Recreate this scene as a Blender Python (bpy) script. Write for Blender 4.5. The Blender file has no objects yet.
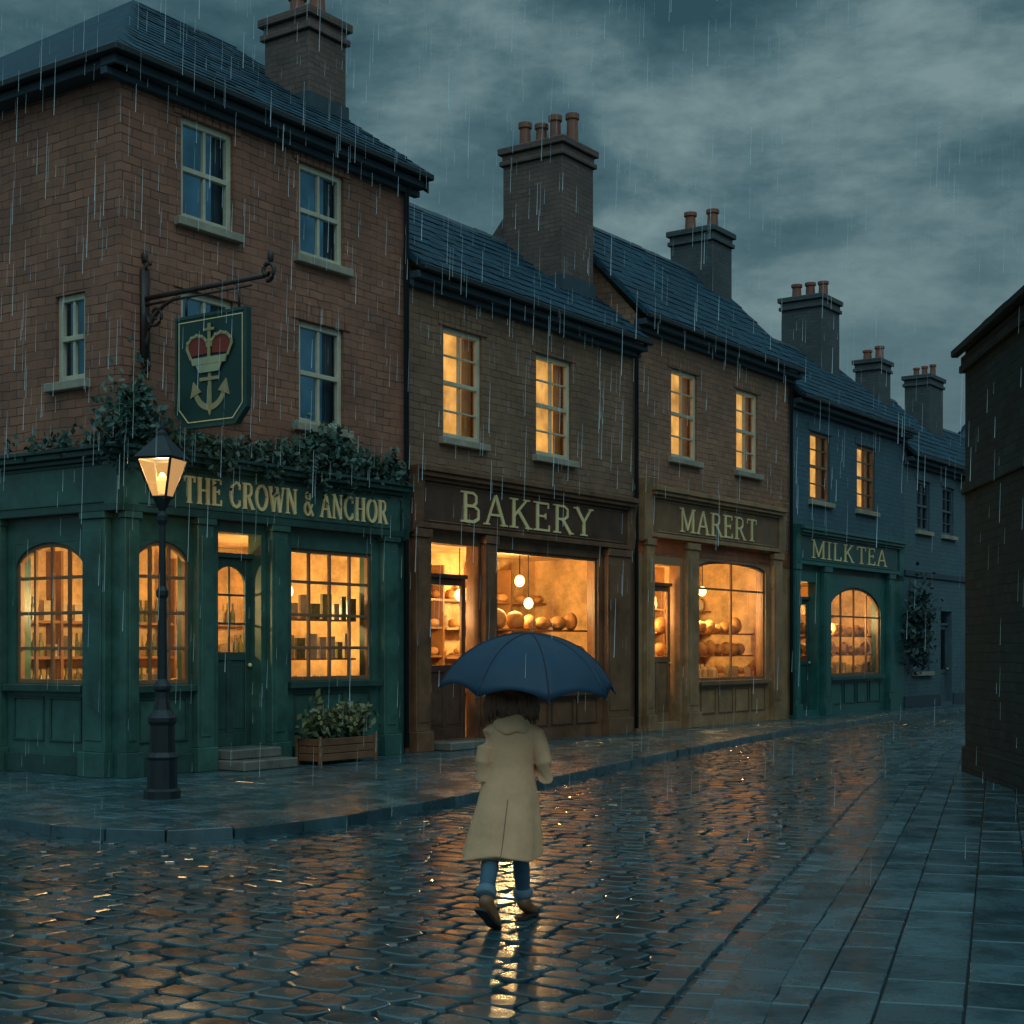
import bpy, math, random, bmesh
from math import sin, cos, pi, radians, sqrt
from mathutils import Vector
import numpy as np
random.seed(7)
scene = bpy.context.scene
coll = scene.collection
CAMH = 1.93

# ------------------------------------------------------------------ nodes
def new_mat(name):
    m = bpy.data.materials.new(name); m.use_nodes = True
    nt = m.node_tree
    return m, nt, nt.nodes['Principled BSDF']
def sock(nt, dst, val):
    if isinstance(val, bpy.types.NodeSocket): nt.links.new(val, dst)
    else:
        if dst.type == 'RGBA' and len(val) == 3: val = (*val, 1)
        dst.default_value = val
def mixc(nt, f, a, b, blend='MIX'):
    n = nt.nodes.new('ShaderNodeMix'); n.data_type = 'RGBA'; n.blend_type = blend
    sock(nt, n.inputs[0], f); sock(nt, n.inputs[6], a); sock(nt, n.inputs[7], b)
    return n.outputs[2]
def nz(nt, vec, scale, detail=4, rough=.55, dist=0):
    n = nt.nodes.new('ShaderNodeTexNoise'); sock(nt, n.inputs['Vector'], vec)
    n.inputs['Scale'].default_value = scale; n.inputs['Detail'].default_value = detail
    n.inputs['Roughness'].default_value = rough; n.inputs['Distortion'].default_value = dist
    return n.outputs['Fac']
def mr(nt, v, a, b, c, d):
    n = nt.nodes.new('ShaderNodeMapRange'); sock(nt, n.inputs[0], v)
    for i, x in enumerate((a, b, c, d)): n.inputs[i + 1].default_value = x
    return n.outputs[0]
def mth(nt, op, a, b=0.0):
    n = nt.nodes.new('ShaderNodeMath'); n.operation = op
    sock(nt, n.inputs[0], a); sock(nt, n.inputs[1], b); return n.outputs[0]
def pos(nt): return nt.nodes.new('ShaderNodeNewGeometry').outputs['Position']
def uvn(nt): return nt.nodes.new('ShaderNodeUVMap').outputs[0]
def bump(nt, b, h, strength, dist):
    n = nt.nodes.new('ShaderNodeBump'); n.inputs['Strength'].default_value = strength
    n.inputs['Distance'].default_value = dist; sock(nt, n.inputs['Height'], h)
    nt.links.new(n.outputs[0], b.inputs['Normal'])
def mul(c, k): return tuple(x * k for x in c)

def paint(name, col, rough=.5, vary=.5, scale=1.3, bmp=0, metal=0, spec=.5):
    m, nt, b = new_mat(name); p = pos(nt)
    f = mr(nt, nz(nt, p, scale, 4, .74), .32, .68, 0, 1)
    c = mixc(nt, f, mul(col, 1 - vary * .75), mul(col, 1 + vary * .5))
    sock(nt, b.inputs['Base Color'], c)
    sock(nt, b.inputs['Roughness'], mr(nt, f, 0, 1, max(.05, rough - .12), min(1, rough + .12)))
    b.inputs['Metallic'].default_value = metal
    b.inputs['Specular IOR Level'].default_value = spec
    if bmp: bump(nt, b, nz(nt, p, scale * 20, 1), bmp, .01)
    return m
def brick(name, c1, c2, mortar, w=.30, r=.105, ms=.008, rough=.75, bmp=.6, patch=.55, wash=.65, spec=.4):
    m, nt, b = new_mat(name); uv = uvn(nt); p = pos(nt)
    dn = nt.nodes.new('ShaderNodeTexNoise'); sock(nt, dn.inputs['Vector'], uv); dn.inputs['Scale'].default_value = 2.2
    dn.inputs['Detail'].default_value = 1
    sub = nt.nodes.new('ShaderNodeVectorMath'); sub.operation = 'MULTIPLY_ADD'
    nt.links.new(dn.outputs['Color'], sub.inputs[0]); sub.inputs[1].default_value = (.06, .06, 0)
    nt.links.new(uv, sub.inputs[2])
    t = nt.nodes.new('ShaderNodeTexBrick'); nt.links.new(sub.outputs[0], t.inputs['Vector'])
    sock(nt, t.inputs['Color1'], c1); sock(nt, t.inputs['Color2'], c2); sock(nt, t.inputs['Mortar'], mortar)
    t.inputs['Scale'].default_value = 1; t.inputs['Mortar Size'].default_value = ms
    t.inputs['Mortar Smooth'].default_value = .4
    t.inputs['Brick Width'].default_value = w; t.inputs['Row Height'].default_value = r
    f = mr(nt, nz(nt, p, .8, 5, .75), .38, .66, 0, 1)
    w2 = mr(nt, dn.outputs['Fac'], .42, .60, 0, wash)
    avg = tuple((a + b_) * .5 for a, b_ in zip(c1, c2))
    c = mixc(nt, w2, t.outputs['Color'], avg)
    c = mixc(nt, mth(nt, 'MULTIPLY', f, patch), c, mul(avg, .30))
    sock(nt, b.inputs['Base Color'], c)
    sock(nt, b.inputs['Roughness'], mr(nt, f, 0, 1, rough, rough - .2))
    b.inputs['Specular IOR Level'].default_value = spec
    bump(nt, b, mth(nt, 'MULTIPLY', t.outputs['Fac'], -1), bmp, .015)
    return m
def emit(name, col, strength, vary=.5, scale=1.5):
    m, nt, b = new_mat(name); p = pos(nt)
    f = mr(nt, nz(nt, p, scale, 3, .6), .3, .7, 1 - vary, 1 + vary * .4)
    sock(nt, b.inputs['Base Color'], mul(col, .4))
    sock(nt, b.inputs['Emission Color'], mixc(nt, 1.0, col, f, 'MULTIPLY'))
    b.inputs['Emission Strength'].default_value = strength
    return m
def toned(name, dark, light, r0, r1, spec=.5, bmp=.3, scale=25):
    m, nt, b = new_mat(name); p = pos(nt)
    a = nt.nodes.new('ShaderNodeAttribute'); a.attribute_name = 'tone'
    c = mixc(nt, a.outputs['Fac'], dark, light)
    g0 = nz(nt, p, 1.6, 5, .75)
    c = mixc(nt, 1.0, c, mr(nt, g0, .3, .7, .6, 1.3), 'MULTIPLY')
    sock(nt, b.inputs['Base Color'], c)
    sock(nt, b.inputs['Roughness'], mr(nt, g0, .38, .62, r0, r1))
    b.inputs['Specular IOR Level'].default_value = spec
    if bmp: bump(nt, b, nz(nt, p, scale, 2, .6), bmp, .012)
    return m
def glassm(name='window_glass', amber=None):
    m, nt, b = new_mat(name); out = nt.nodes['Material Output']
    tr = nt.nodes.new('ShaderNodeBsdfTransparent'); gl = nt.nodes.new('ShaderNodeBsdfGlossy')
    gl.inputs['Roughness'].default_value = .06
    tr.inputs['Color'].default_value = (.95, .96, .93, 1)
    fr = nt.nodes.new('ShaderNodeFresnel'); fr.inputs['IOR'].default_value = 1.45
    mx = nt.nodes.new('ShaderNodeMixShader'); nt.links.new(fr.outputs[0], mx.inputs[0])
    nt.links.new(tr.outputs[0], mx.inputs[1]); nt.links.new(gl.outputs[0], mx.inputs[2])
    res = mx.outputs[0]
    if amber:   # frosted lantern pane, lit from inside
        em = nt.nodes.new('ShaderNodeEmission'); em.inputs['Color'].default_value = (*amber, 1); em.inputs['Strength'].default_value = .85
        m2 = nt.nodes.new('ShaderNodeMixShader'); m2.inputs[0].default_value = .62
        nt.links.new(res, m2.inputs[1]); nt.links.new(em.outputs[0], m2.inputs[2]); res = m2.outputs[0]
    nt.links.new(res, out.inputs['Surface'])
    return m

M = {}
M['brick_pub'] = brick('red_brick', (.38, .17, .105), (.27, .115, .075), (.075, .045, .036), w=.36, r=.14, ms=.010)
M['brick_bak'] = brick('brown_brick', (.30, .175, .105), (.215, .12, .072), (.07, .048, .035), w=.36, r=.14, ms=.010)
M['brick_mar'] = brick('tan_brick', (.38, .20, .12), (.28, .14, .085), (.08, .053, .04), w=.36, r=.14, ms=.010)
M['brick_blue'] = brick('blue_painted_brick', (.072, .145, .185), (.056, .12, .155), (.028, .06, .08), w=.36, r=.14, patch=.4)
M['brick_far'] = brick('hazed_far_brick', (.09, .165, .19), (.07, .135, .16), (.045, .08, .095), w=.36, r=.14, patch=.35)  # distance haze put into the brick colour as a bluer tone
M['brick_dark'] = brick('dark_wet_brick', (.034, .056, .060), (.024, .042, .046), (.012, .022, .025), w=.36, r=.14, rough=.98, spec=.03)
M['brick_chim'] = brick('chimney_brick', (.19, .125, .10), (.13, .09, .075), (.06, .045, .04))
M['brick_chim2'] = brick('sooty_chimney_brick', (.095, .11, .115), (.065, .08, .085), (.045, .045, .05))
M['slate'] = brick('wet_slate', (.030, .088, .125), (.017, .052, .080), (.007, .018, .027), w=.45, r=.32, ms=.012, rough=.85, bmp=.8, patch=.6, wash=.3, spec=.18)
M['green'] = paint('green_shop_paint', (.036, .108, .090), .42, .6)
M['green_d'] = paint('dark_green_paint', (.022, .066, .056), .42, .6)
M['brownp'] = paint('brown_shop_paint', (.17, .080, .040), .45, .6)
M['brown_d'] = paint('dark_brown_paint', (.09, .042, .025), .45, .6)
M['tan'] = paint('tan_shop_paint', (.34, .19, .09), .5, .55)
M['tan_d'] = paint('tan_brown_paint', (.20, .105, .052), .5, .55)
M['teal'] = paint('teal_shop_paint', (.026, .12, .11), .42, .5)
M['teal_d'] = paint('dark_teal_paint', (.017, .075, .072), .42, .5)
M['greyp'] = paint('blue_grey_paint', (.06, .10, .12), .5, .5)
M['frame'] = paint('cream_window_paint', (.52, .49, .36), .5, .35)
M['frame_b'] = paint('brown_window_paint', (.22, .12, .06), .5, .4)
M['stone'] = paint('sandstone', (.34, .30, .225), .7, .45)
M['stepst'] = paint('wet_step_stone', (.15, .15, .13), .35, .5)
M['iron'] = paint('black_iron', (.014, .021, .025), .5, .4, spec=.4)
M['rust'] = paint('rusty_iron', (.05, .030, .024), .55, .6)
M['gold'] = paint('gold_leaf_lettering', (.88, .68, .33), .45, .25)
M['redp'] = paint('red_sign_paint', (.26, .028, .014), .5, .3)
M['cream'] = paint('cream_sign_paint', (.46, .44, .26), .5, .3)
M['signgreen'] = paint('sign_green_paint', (.008, .046, .038), .5, .5)
M['terra'] = paint('terracotta', (.24, .088, .052), .6, .5)
M['lead'] = paint('lead_flashing', (.045, .072, .09), .6, .4, spec=.3)
M['glass'] = glassm()
M['lantern'] = glassm('lantern_glass', (1.0, .50, .15))
M['lit'] = emit('lit_room_wall', (1.0, .50, .115), .92, .55, 1.8)
M['blueglow'] = emit('dusk_blue_glow', (.02, .08, .13), .6, .5, 1.2)  # backing of unlit windows: faint dusk glow put into it as emission
M['curtain'] = paint('linen_curtain', (.62, .42, .18), .9, .3)
M['curtain_b'] = paint('blue_curtain', (.08, .16, .22), .9, .3)
M['room'] = paint('warm_plaster', (.72, .50, .25), .8, .6, scale=1.6)
M['wood'] = paint('shelf_wood', (.26, .13, .05), .55, .5)
M['bread'] = paint('bread_crust', (.50, .27, .10), .7, .5, scale=4)
M['jar'] = paint('ceramic_jar', (.48, .40, .28), .4, .4, scale=4)
M['bottle'] = paint('dark_bottle', (.16, .17, .07), .3, .4, scale=4)
M['globe'] = emit('lamp_globe', (1.0, .68, .28), 4, .1)
M['coat'] = paint('beige_raincoat', (.70, .40, .225), .8, .22, scale=3, bmp=.12, spec=.25)
M['coat_d'] = paint('coat_seam', (.26, .15, .085), .8, .2)
M['jean'] = paint('blue_denim', (.045, .10, .145), .8, .4, scale=6)
M['cuff'] = paint('denim_cuff', (.13, .20, .25), .8, .3)
M['boot'] = paint('brown_leather', (.20, .090, .038), .5, .4, scale=6)
M['sole'] = paint('dark_rubber', (.03, .02, .015), .6, .3)
M['skin'] = paint('skin', (.55, .33, .23), .5, .12)
M['hair'] = paint('dark_brown_hair', (.20, .088, .050), .6, .6, scale=10)
M['umb'] = paint('navy_umbrella_cloth', (.010, .038, .072), .55, .3, scale=3, spec=.35)
M['umb_d'] = paint('umbrella_seam', (.004, .010, .022), .5, .2)
M['steel'] = paint('steel_rib', (.25, .26, .28), .3, .2, metal=.8)

# ------------------------------------------------------------------ frames and mesh parts
class Frame:
    def __init__(s, O, u, n): s.O = Vector(O); s.u = Vector(u); s.n = Vector(n)
    def w(f, s, t, h):
        a = f.O + f.u * s + f.n * t
        return (a.x, a.y, h)
UX, UY = .5713, .8208
F1 = Frame((-5.906, 22.60), (UX, UY), (UY, -UX))      # the street's left-hand building line
F2 = Frame((-5.906, 22.60), (UY, -UX), (-UX, -UY))    # side wall of the corner pub

def empty(name, loc=(0, 0, 0)):
    e = bpy.data.objects.new(name, None); coll.objects.link(e); e.empty_display_size = .3
    return e

class Part:
    def __init__(self, F=F1): self.F = F; self.v = []; self.f = []
    def face(self, pts):
        b = len(self.v); self.v += [tuple(p) for p in pts]; self.f.append(list(range(b, b + len(pts))))
    def box(self, s0, s1, t0, t1, h0, h1):
        b = len(self.v)
        self.v += [(s0, t0, h0), (s1, t0, h0), (s1, t1, h0), (s0, t1, h0), (s0, t0, h1), (s1, t0, h1), (s1, t1, h1), (s0, t1, h1)]
        for q in ((0, 1, 2, 3), (4, 7, 6, 5), (0, 4, 5, 1), (1, 5, 6, 2), (2, 6, 7, 3), (3, 7, 4, 0)):
            self.f.append([b + i for i in q])
    def prism(self, poly, t0, t1):     # poly in (s,h)
        b = len(self.v); n = len(poly)
        self.v += [(p[0], t0, p[1]) for p in poly] + [(p[0], t1, p[1]) for p in poly]
        self.f.append([b + i for i in range(n)]); self.f.append([b + n + i for i in reversed(range(n))])
        for i in range(n):
            j = (i + 1) % n; self.f.append([b + i, b + n + i, b + n + j, b + j])
    def prism_s(self, poly, s0, s1):   # poly in (t,h)
        b = len(self.v); n = len(poly)
        self.v += [(s0, p[0], p[1]) for p in poly] + [(s1, p[0], p[1]) for p in poly]
        self.f.append([b + i for i in range(n)]); self.f.append([b + n + i for i in reversed(range(n))])
        for i in range(n):
            j = (i + 1) % n; self.f.append([b + i, b + n + i, b + n + j, b + j])
    def lathe(self, s, t, prof, n=12, rot=0):
        b = len(self.v)
        for r, h in prof:
            for i in range(n):
                a = rot + 2 * pi * i / n; self.v.append((s + r * cos(a), t + r * sin(a), h))
        for k in range(len(prof) - 1):
            for i in range(n):
                j = (i + 1) % n
                self.f.append([b + k * n + i, b + k * n + j, b + (k + 1) * n + j, b + (k + 1) * n + i])
        self.f.append([b + i for i in reversed(range(n))])
        k = len(prof) - 1; self.f.append([b + k * n + i for i in range(n)])
    def ell(self, s, t, h, rs, rt, rh, n=10, m=6):
        b = len(self.v)
        for k in range(m + 1):
            ph = -pi / 2 + pi * k / m
            cr = max(cos(ph), .02)
            for i in range(n):
                a = 2 * pi * i / n
                self.v.append((s + rs * cr * cos(a), t + rt * cr * sin(a), h + rh * sin(ph)))
        for k in range(m):
            for i in range(n):
                j = (i + 1) % n
                self.f.append([b + k * n + i, b + k * n + j, b + (k + 1) * n + j, b + (k + 1) * n + i])
        self.f.append([b + i for i in reversed(range(n))]); self.f.append([b + m * n + i for i in range(n)])
    def tube(self, pts, rad, n=8):
        pts = [Vector(p) for p in pts]
        if not hasattr(rad, '__len__'): rad = [rad] * len(pts)
        b = len(self.v); N = len(pts)
        for k, p in enumerate(pts):
            d = (pts[min(k + 1, N - 1)] - pts[max(k - 1, 0)]).normalized()
            ref = Vector((0, 0, 1)) if abs(d.z) < .9 else Vector((1, 0, 0))
            a1 = d.cross(ref).normalized(); a2 = d.cross(a1).normalized()
            for i in range(n):
                a = 2 * pi * i / n; q = p + (a1 * cos(a) + a2 * sin(a)) * rad[k]; self.v.append(tuple(q))
        for k in range(N - 1):
            for i in range(n):
                j = (i + 1) % n
                self.f.append([b + k * n + i, b + k * n + j, b + (k + 1) * n + j, b + (k + 1) * n + i])
        self.f.append([b + i for i in reversed(range(n))]); self.f.append([b + (N - 1) * n + i for i in range(n)])
    def build(self, name, mat, parent=None, bevel=0, smooth=False, extra=None):
        if not self.v: return None
        me = bpy.data.meshes.new(name)
        me.from_pydata([self.F.w(*v) for v in self.v], [], self.f); me.update()
        uvl = me.uv_layers.new(name='UVMap'); k = 0
        buf = np.zeros(len(me.loops) * 2, dtype=np.float32)
        V = self.v
        for f in self.f:
            nx = ny = nh = 0.0
            for i in range(len(f)):
                a = V[f[i]]; c = V[f[(i + 1) % len(f)]]
                nx += (a[1] - c[1]) * (a[2] + c[2]); ny += (a[2] - c[2]) * (a[0] + c[0]); nh += (a[0] - c[0]) * (a[1] + c[1])
            L = sqrt(nx * nx + ny * ny + nh * nh) or 1
            nx, ny, nh = abs(nx / L), abs(ny / L), abs(nh / L)
            for i in f:
                s, t, h = V[i]
                if nh > .95: q = (s, t)
                elif nh > .4: q = (s, t * 1.3) if ny > nx else (t, s * 1.3)
                else: q = (s, h) if ny > nx else (t, h)
                buf[k] = q[0] + 100; buf[k + 1] = q[1] + 100; k += 2
        uvl.data.foreach_set('uv', buf)
        me.materials.append(mat)
        if smooth: me.polygons.foreach_set('use_smooth', [True] * len(me.polygons))
        ob = bpy.data.objects.new(name, me); coll.objects.link(ob)
        if parent: ob.parent = parent
        if bevel:
            md = ob.modifiers.new('Bevel', 'BEVEL'); md.width = bevel; md.segments = 1; md.limit_method = 'ANGLE'
        return ob

def wallgrid(p, s0, s1, h0, h1, ops, t=0, reveal=.3):
    ss = sorted({s0, s1, *[o[0] for o in ops], *[o[1] for o in ops]})
    hs = sorted({h0, h1, *[o[2] for o in ops], *[o[3] for o in ops]})
    for a, b in zip(ss, ss[1:]):
        for c, d in zip(hs, hs[1:]):
            ms, mh = (a + b) / 2, (c + d) / 2
            if any(o[0] < ms < o[1] and o[2] < mh < o[3] for o in ops): continue
            if a < s0 - 1e-6 or b > s1 + 1e-6 or c < h0 - 1e-6 or d > h1 + 1e-6: continue
            p.face([(a, t, c), (b, t, c), (b, t, d), (a, t, d)])
    for o in ops:
        a, b, c, d = o[:4]; r = t - reveal
        p.face([(a, t, c), (a, t, d), (a, r, d), (a, r, c)]); p.face([(b, t, c), (b, r, c), (b, r, d), (b, t, d)])
        p.face([(a, t, c), (a, r, c), (b, r, c), (b, t, c)]); p.face([(a, t, d), (b, t, d), (b, r, d), (a, r, d)])

class Bld:
    """one building: an Empty and its parts, grouped by material"""
    def __init__(self, name, F=F1): self.e = empty(name); self.F = F; self.parts = {}
    def p(self, name, mat, bevel=0, smooth=False, F=None):
        if name not in self.parts: self.parts[name] = (Part(F or self.F), mat, bevel, smooth)
        return self.parts[name][0]
    def done(self):
        for n, (p, m, b, s) in self.parts.items(): p.build(n, m, self.e, b, s)

def sash(B, s0, s1, h0, h1, lit=True, rows=2, cols=2, lintel=None, F=None, tag='', framem='frame', cur=True, backm=None):
    fr = B.p('window_frames' + tag, M[framem], .006, F=F); gl = B.p('window_glass' + tag, M['glass'], F=F)
    si = B.p('window_sills' + tag, M['stone'], .012, F=F)
    a, b = -.16, -.06
    w = .10
    fr.box(s0, s0 + w, a, b, h0, h1); fr.box(s1 - w, s1, a, b, h0, h1)
    fr.box(s0 + w, s1 - w, a, b + .003, h0, h0 + w); fr.box(s0 + w, s1 - w, a, b + .003, h1 - w, h1)
    mid = (h0 + h1) / 2
    fr.box(s0 + w, s1 - w, a + .01, b + .012, mid - .04, mid + .04)
    for c in range(1, cols):
        x = s0 + w + (s1 - s0 - 2 * w) * c / cols
        fr.box(x - .028, x + .028, a + .015, b - .012, h0 + w, mid - .04); fr.box(x - .028, x + .028, a + .015, b - .012, mid + .04, h1 - w)
    if rows > 2:
        for hh in ((h0 + mid) / 2, (h1 + mid) / 2):
            fr.box(s0 + w, s1 - w, a + .02, b - .02, hh - .018, hh + .018)
    gl.face([(s0 + .02, -.13, h0 + .02), (s1 - .02, -.13, h0 + .02), (s1 - .02, -.13, h1 - .02), (s0 + .02, -.13, h1 - .02)])
    si.box(s0 - .14, s1 + .14, -.059, .13, h0 - .15, h0 - .012)
    if lintel:
        l = B.p('lintels' + tag, M[lintel], .008, F=F); n = 9
        for i in range(n):
            x0 = s0 - .16 + (s1 - s0 + .32) * i / n; x1 = s0 - .16 + (s1 - s0 + .32) * (i + 1) / n
            c = (s0 + s1) / 2; H = .30; y0 = h1 + .003
            k0 = .12 * (1 - (2 * (x0 - c) / (s1 - s0 + .32)) ** 2); k1 = .12 * (1 - (2 * (x1 - c) / (s1 - s0 + .32)) ** 2)
            l.prism([(x0 + .007, y0), (x1 - .007, y0), (x1 - .007, y0 + H - .08 + k1), (x0 + .007, y0 + H - .08 + k0)], -.01, .03)
    m = backm or ('lit' if lit else 'blueglow')
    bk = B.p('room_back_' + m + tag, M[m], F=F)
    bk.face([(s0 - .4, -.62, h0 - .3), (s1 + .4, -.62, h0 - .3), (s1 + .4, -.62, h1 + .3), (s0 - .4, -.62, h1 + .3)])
    if cur:
        cu = B.p('curtains' + tag, M['curtain' if lit else 'curtain_b'], smooth=True, F=F)
        W = s1 - s0
        for side in (0, 1):
            N = 14; wd = W * random.uniform(.16, .24)
            for i in range(N):
                x0 = i / N; x1 = (i + 1) / N
                X0 = s0 + wd * x0 if side == 0 else s1 - wd * x0
                X1 = s0 + wd * x1 if side == 0 else s1 - wd * x1
                t0 = -.30 + .03 * sin(x0 * 19); t1 = -.30 + .03 * sin(x1 * 19)
                cu.face([(X0, t0, h0), (X1, t1, h0), (X1, t1, h1), (X0, t0, h1)])

def slates(sl, s0, s1, eave, ridge, d, ov, hip=0):
    L = sqrt((d + ov) ** 2 + (ridge - eave) ** 2); nr = int(L / .34)
    dt, dh = -(d + ov) / L, (ridge - eave) / L
    for k in range(nr):
        a = k * L / nr; b = (k + 1.05) * L / nr
        x = s0 + hip * (k + 1) / nr + random.uniform(0, .12)
        while x < s1 - .2:
            x2 = min(x + random.uniform(.30, .60), s1)
            lift = random.uniform(.004, .020); j = random.uniform(-.04, .03)
            p0 = (ov + dt * (a + j), eave + dh * (a + j)); p1 = (ov + dt * b, eave + dh * b)
            q0 = (p0[0] + dh * (lift + .01), p0[1] - dt * (lift + .01)); q1 = (p1[0] + dh * .004, p1[1] - dt * .004)
            sk = random.uniform(-.03, .03)
            sl.face([(x + .006, *q0), (x2 - .006, *q0), (x2 - .006 + sk, *q1), (x + .006 + sk, *q1)])
            sl.face([(x + .006, *q0), (x2 - .006, *q0), (x2 - .006, *p0), (x + .006, *p0)])
            x = x2
def roof(B, s0, s1, eave, ridge, d, ov=.38, th=.14, name='roof', gm='iron'):
    r = B.p(name, M['slate'])
    r.prism_s([(ov, eave), (-d, ridge), (-2 * d - ov, eave), (-2 * d - ov, eave - th), (-d, ridge - th - .03), (ov, eave - th)], s0, s1)
    rt = B.p('ridge_tiles', M['lead'], .01)
    n = max(2, int((s1 - s0) / .5))
    for i in range(n):
        a = s0 + (s1 - s0) * i / n; b = s0 + (s1 - s0) * (i + 1) / n; z = random.uniform(-.01, .015)
        rt.prism_s([(-d - .16, ridge - .10 + z), (-d, ridge + .06 + z), (-d + .16, ridge - .10 + z)], a + .008, b - .008)
    slates(B.p('slate_courses', M['slate']), s0, s1, eave, ridge, d, ov)
    gutter(B, s0, s1, eave, ov, gm)
def gutter(B, s0, s1, eave, ov=.38, gm='iron'):
    g = B.p('gutter', M[gm], .02)
    g.box(s0, s1, ov - .02, ov + .11, eave - .17, eave - .05)
    c = B.p('eaves_cornice', M['lead' if gm == 'iron' else gm], .01)
    c.box(s0, s1, .003, ov - .05, eave - .30, eave - .16)
    c.box(s0, s1, .003, min(.14, ov - .02), eave - .42, eave - .305)

def chimney(B, s, d, ls, ld, h0, h1, pots, ph, mat='brick_chim', shoulder=False):
    c = B.p('chimney_stack_%s' % mat, M[mat], .015)
    t0, t1 = -d - ld / 2, -d + ld / 2; s0, s1 = s - ls / 2, s + ls / 2
    c.box(s0, s1, t0, t1, h0, h1 - .42)
    c.box(s0 - .07, s1 + .07, t0 - .07, t1 + .07, h1 - .418, h1 - .30)
    c.box(s0 - .02, s1 + .02, t0 - .02, t1 + .02, h1 - .298, h1 - .16)
    c.box(s0 - .10, s1 + .10, t0 - .10, t1 + .10, h1 - .158, h1)
    if shoulder:
        c.prism_s([(t0 - .55, h0), (t0 - .55, h1 - 2.1), (t0 - .003, h1 - 1.5), (t0 - .003, h0)], s0 + .1, s1 - .1)
    p = B.p('chimney_pots', M['terra'], smooth=False)
    for i in range(pots):
        y = t0 + ld * (i + .5) / pots
        r = min(.17, ld / pots * .36); k = random.uniform(.85, 1.12); x = s + random.uniform(-.1, .1)
        p.lathe(x, y, [(r * 1.1, h1), (r * .95, h1 + .1), (r * .85, h1 + ph * k * .8), (r * 1.1, h1 + ph * k * .84), (r * 1.1, h1 + ph * k), (r * .8, h1 + ph * k + .01)], 12)
    l = B.p('chimney_flashing', M['lead'])
    l.box(s0 - .04, s1 + .04, t0 - .04, t1 + .04, h0 + .2, h0 + .9)

# -------- lettering drawn as serif strokes
def arc(cx, cy, rx, ry, a0, a1, n=14): return [(cx + rx * cos(radians(a0 + (a1 - a0) * i / n)), cy + ry * sin(radians(a0 + (a1 - a0) * i / n))) for i in range(n + 1)]
def sf(x, y, w=.15): return ([(x - w, y), (x + w, y)], .055)
ST = .15; TH = .075
G = {
 'A': (.84, [([(.10, 0), (.42, 1)], TH), ([(.42, 1), (.74, 0)], ST), ([(.2, .34), (.62, .34)], TH), sf(.10, .02, .11), sf(.74, .02, .13)]),
 'B': (.72, [([(.16, 0), (.16, 1)], ST), ([(.16, .97), (.42, .97), (.54, .88), (.54, .65), (.42, .54), (.16, .54)], .085), ([(.16, .54), (.46, .54), (.62, .42), (.62, .14), (.46, .03), (.16, .03)], .095), sf(.12, .02, .12), sf(.12, .98, .12)]),
 'C': (.80, [(arc(.44, .5, .36, .47, 50, 310), .11), ([(.68, .70), (.70, .92)], .05), ([(.68, .30), (.70, .08)], .05)]),
 'E': (.70, [([(.16, 0), (.16, 1)], ST), ([(.1, .97), (.58, .97)], TH), ([(.1, .03), (.62, .03)], TH), ([(.16, .52), (.48, .52)], TH), ([(.59, 1), (.59, .8)], .05), ([(.63, 0), (.63, .22)], .05), ([(.48, .42), (.48, .62)], .05), sf(.12, .98, .12), sf(.12, .02, .12)]),
 'H': (.88, [([(.17, 0), (.17, 1)], ST), ([(.71, 0), (.71, 1)], ST), ([(.17, .52), (.71, .52)], TH), sf(.17, .02), sf(.17, .98), sf(.71, .02), sf(.71, .98)]),
 'I': (.36, [([(.18, 0), (.18, 1)], ST), sf(.18, .02), sf(.18, .98)]),
 'K': (.84, [([(.17, 0), (.17, 1)], ST), ([(.2, .42), (.66, .98)], TH), ([(.34, .58), (.74, 0)], ST), sf(.17, .02), sf(.17, .98), sf(.66, .98, .12), sf(.74, .02, .12)]),
 'L': (.68, [([(.17, 0), (.17, 1)], ST), ([(.1, .03), (.6, .03)], TH), ([(.61, 0), (.61, .24)], .05), sf(.17, .98)]),
 'M': (1.0, [([(.15, 0), (.15, 1)], TH), ([(.15, 1), (.5, .1)], ST), ([(.5, .1), (.85, 1)], TH), ([(.85, 0), (.85, 1)], ST), sf(.15, .02, .12), sf(.85, .02), sf(.1, .98, .1), sf(.88, .98, .1)]),
 'N': (.88, [([(.16, 0), (.16, 1)], TH), ([(.16, 1), (.72, 0)], ST), ([(.72, 0), (.72, 1)], TH), sf(.16, .02, .12), sf(.12, .98, .1), sf(.72, .98, .12)]),
 'O': (.90, [(arc(.45, .5, .37, .47, 0, 360, 22), .115)]),
 'R': (.80, [([(.16, 0), (.16, 1)], ST), ([(.16, .97), (.46, .97), (.6, .86), (.6, .62), (.46, .5), (.16, .5)], .085), ([(.38, .5), (.72, 0)], ST), sf(.16, .02), sf(.12, .98, .12), sf(.74, .02, .1)]),
 'T': (.78, [([(.39, 0), (.39, 1)], ST), ([(.06, .97), (.72, .97)], TH), ([(.06, 1), (.06, .78)], .05), ([(.72, 1), (.72, .78)], .05), sf(.39, .02)]),
 'W': (1.1, [([(.08, 1), (.32, 0)], ST), ([(.32, 0), (.54, .95)], TH), ([(.54, .95), (.78, 0)], ST), ([(.78, 0), (1.0, 1)], TH), sf(.08, .98, .12), sf(1.0, .98, .1), sf(.54, .98, .1)]),
 'Y': (.80, [([(.08, 1), (.4, .48)], ST), ([(.72, 1), (.4, .48)], TH), ([(.4, 0), (.4, .5)], ST), sf(.08, .98, .12), sf(.72, .98, .1), sf(.4, .02)]),
 '&': (.78, [(arc(.33, .78, .15, .18, 0, 360, 12), .07), (arc(.30, .27, .22, .25, 70, 350, 12), .09), ([(.22, .68), (.70, .0)], .11), ([(.50, .2), (.66, .48)], .06)]),
 ' ': (.30, []), '_': (.02, []),
}
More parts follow.
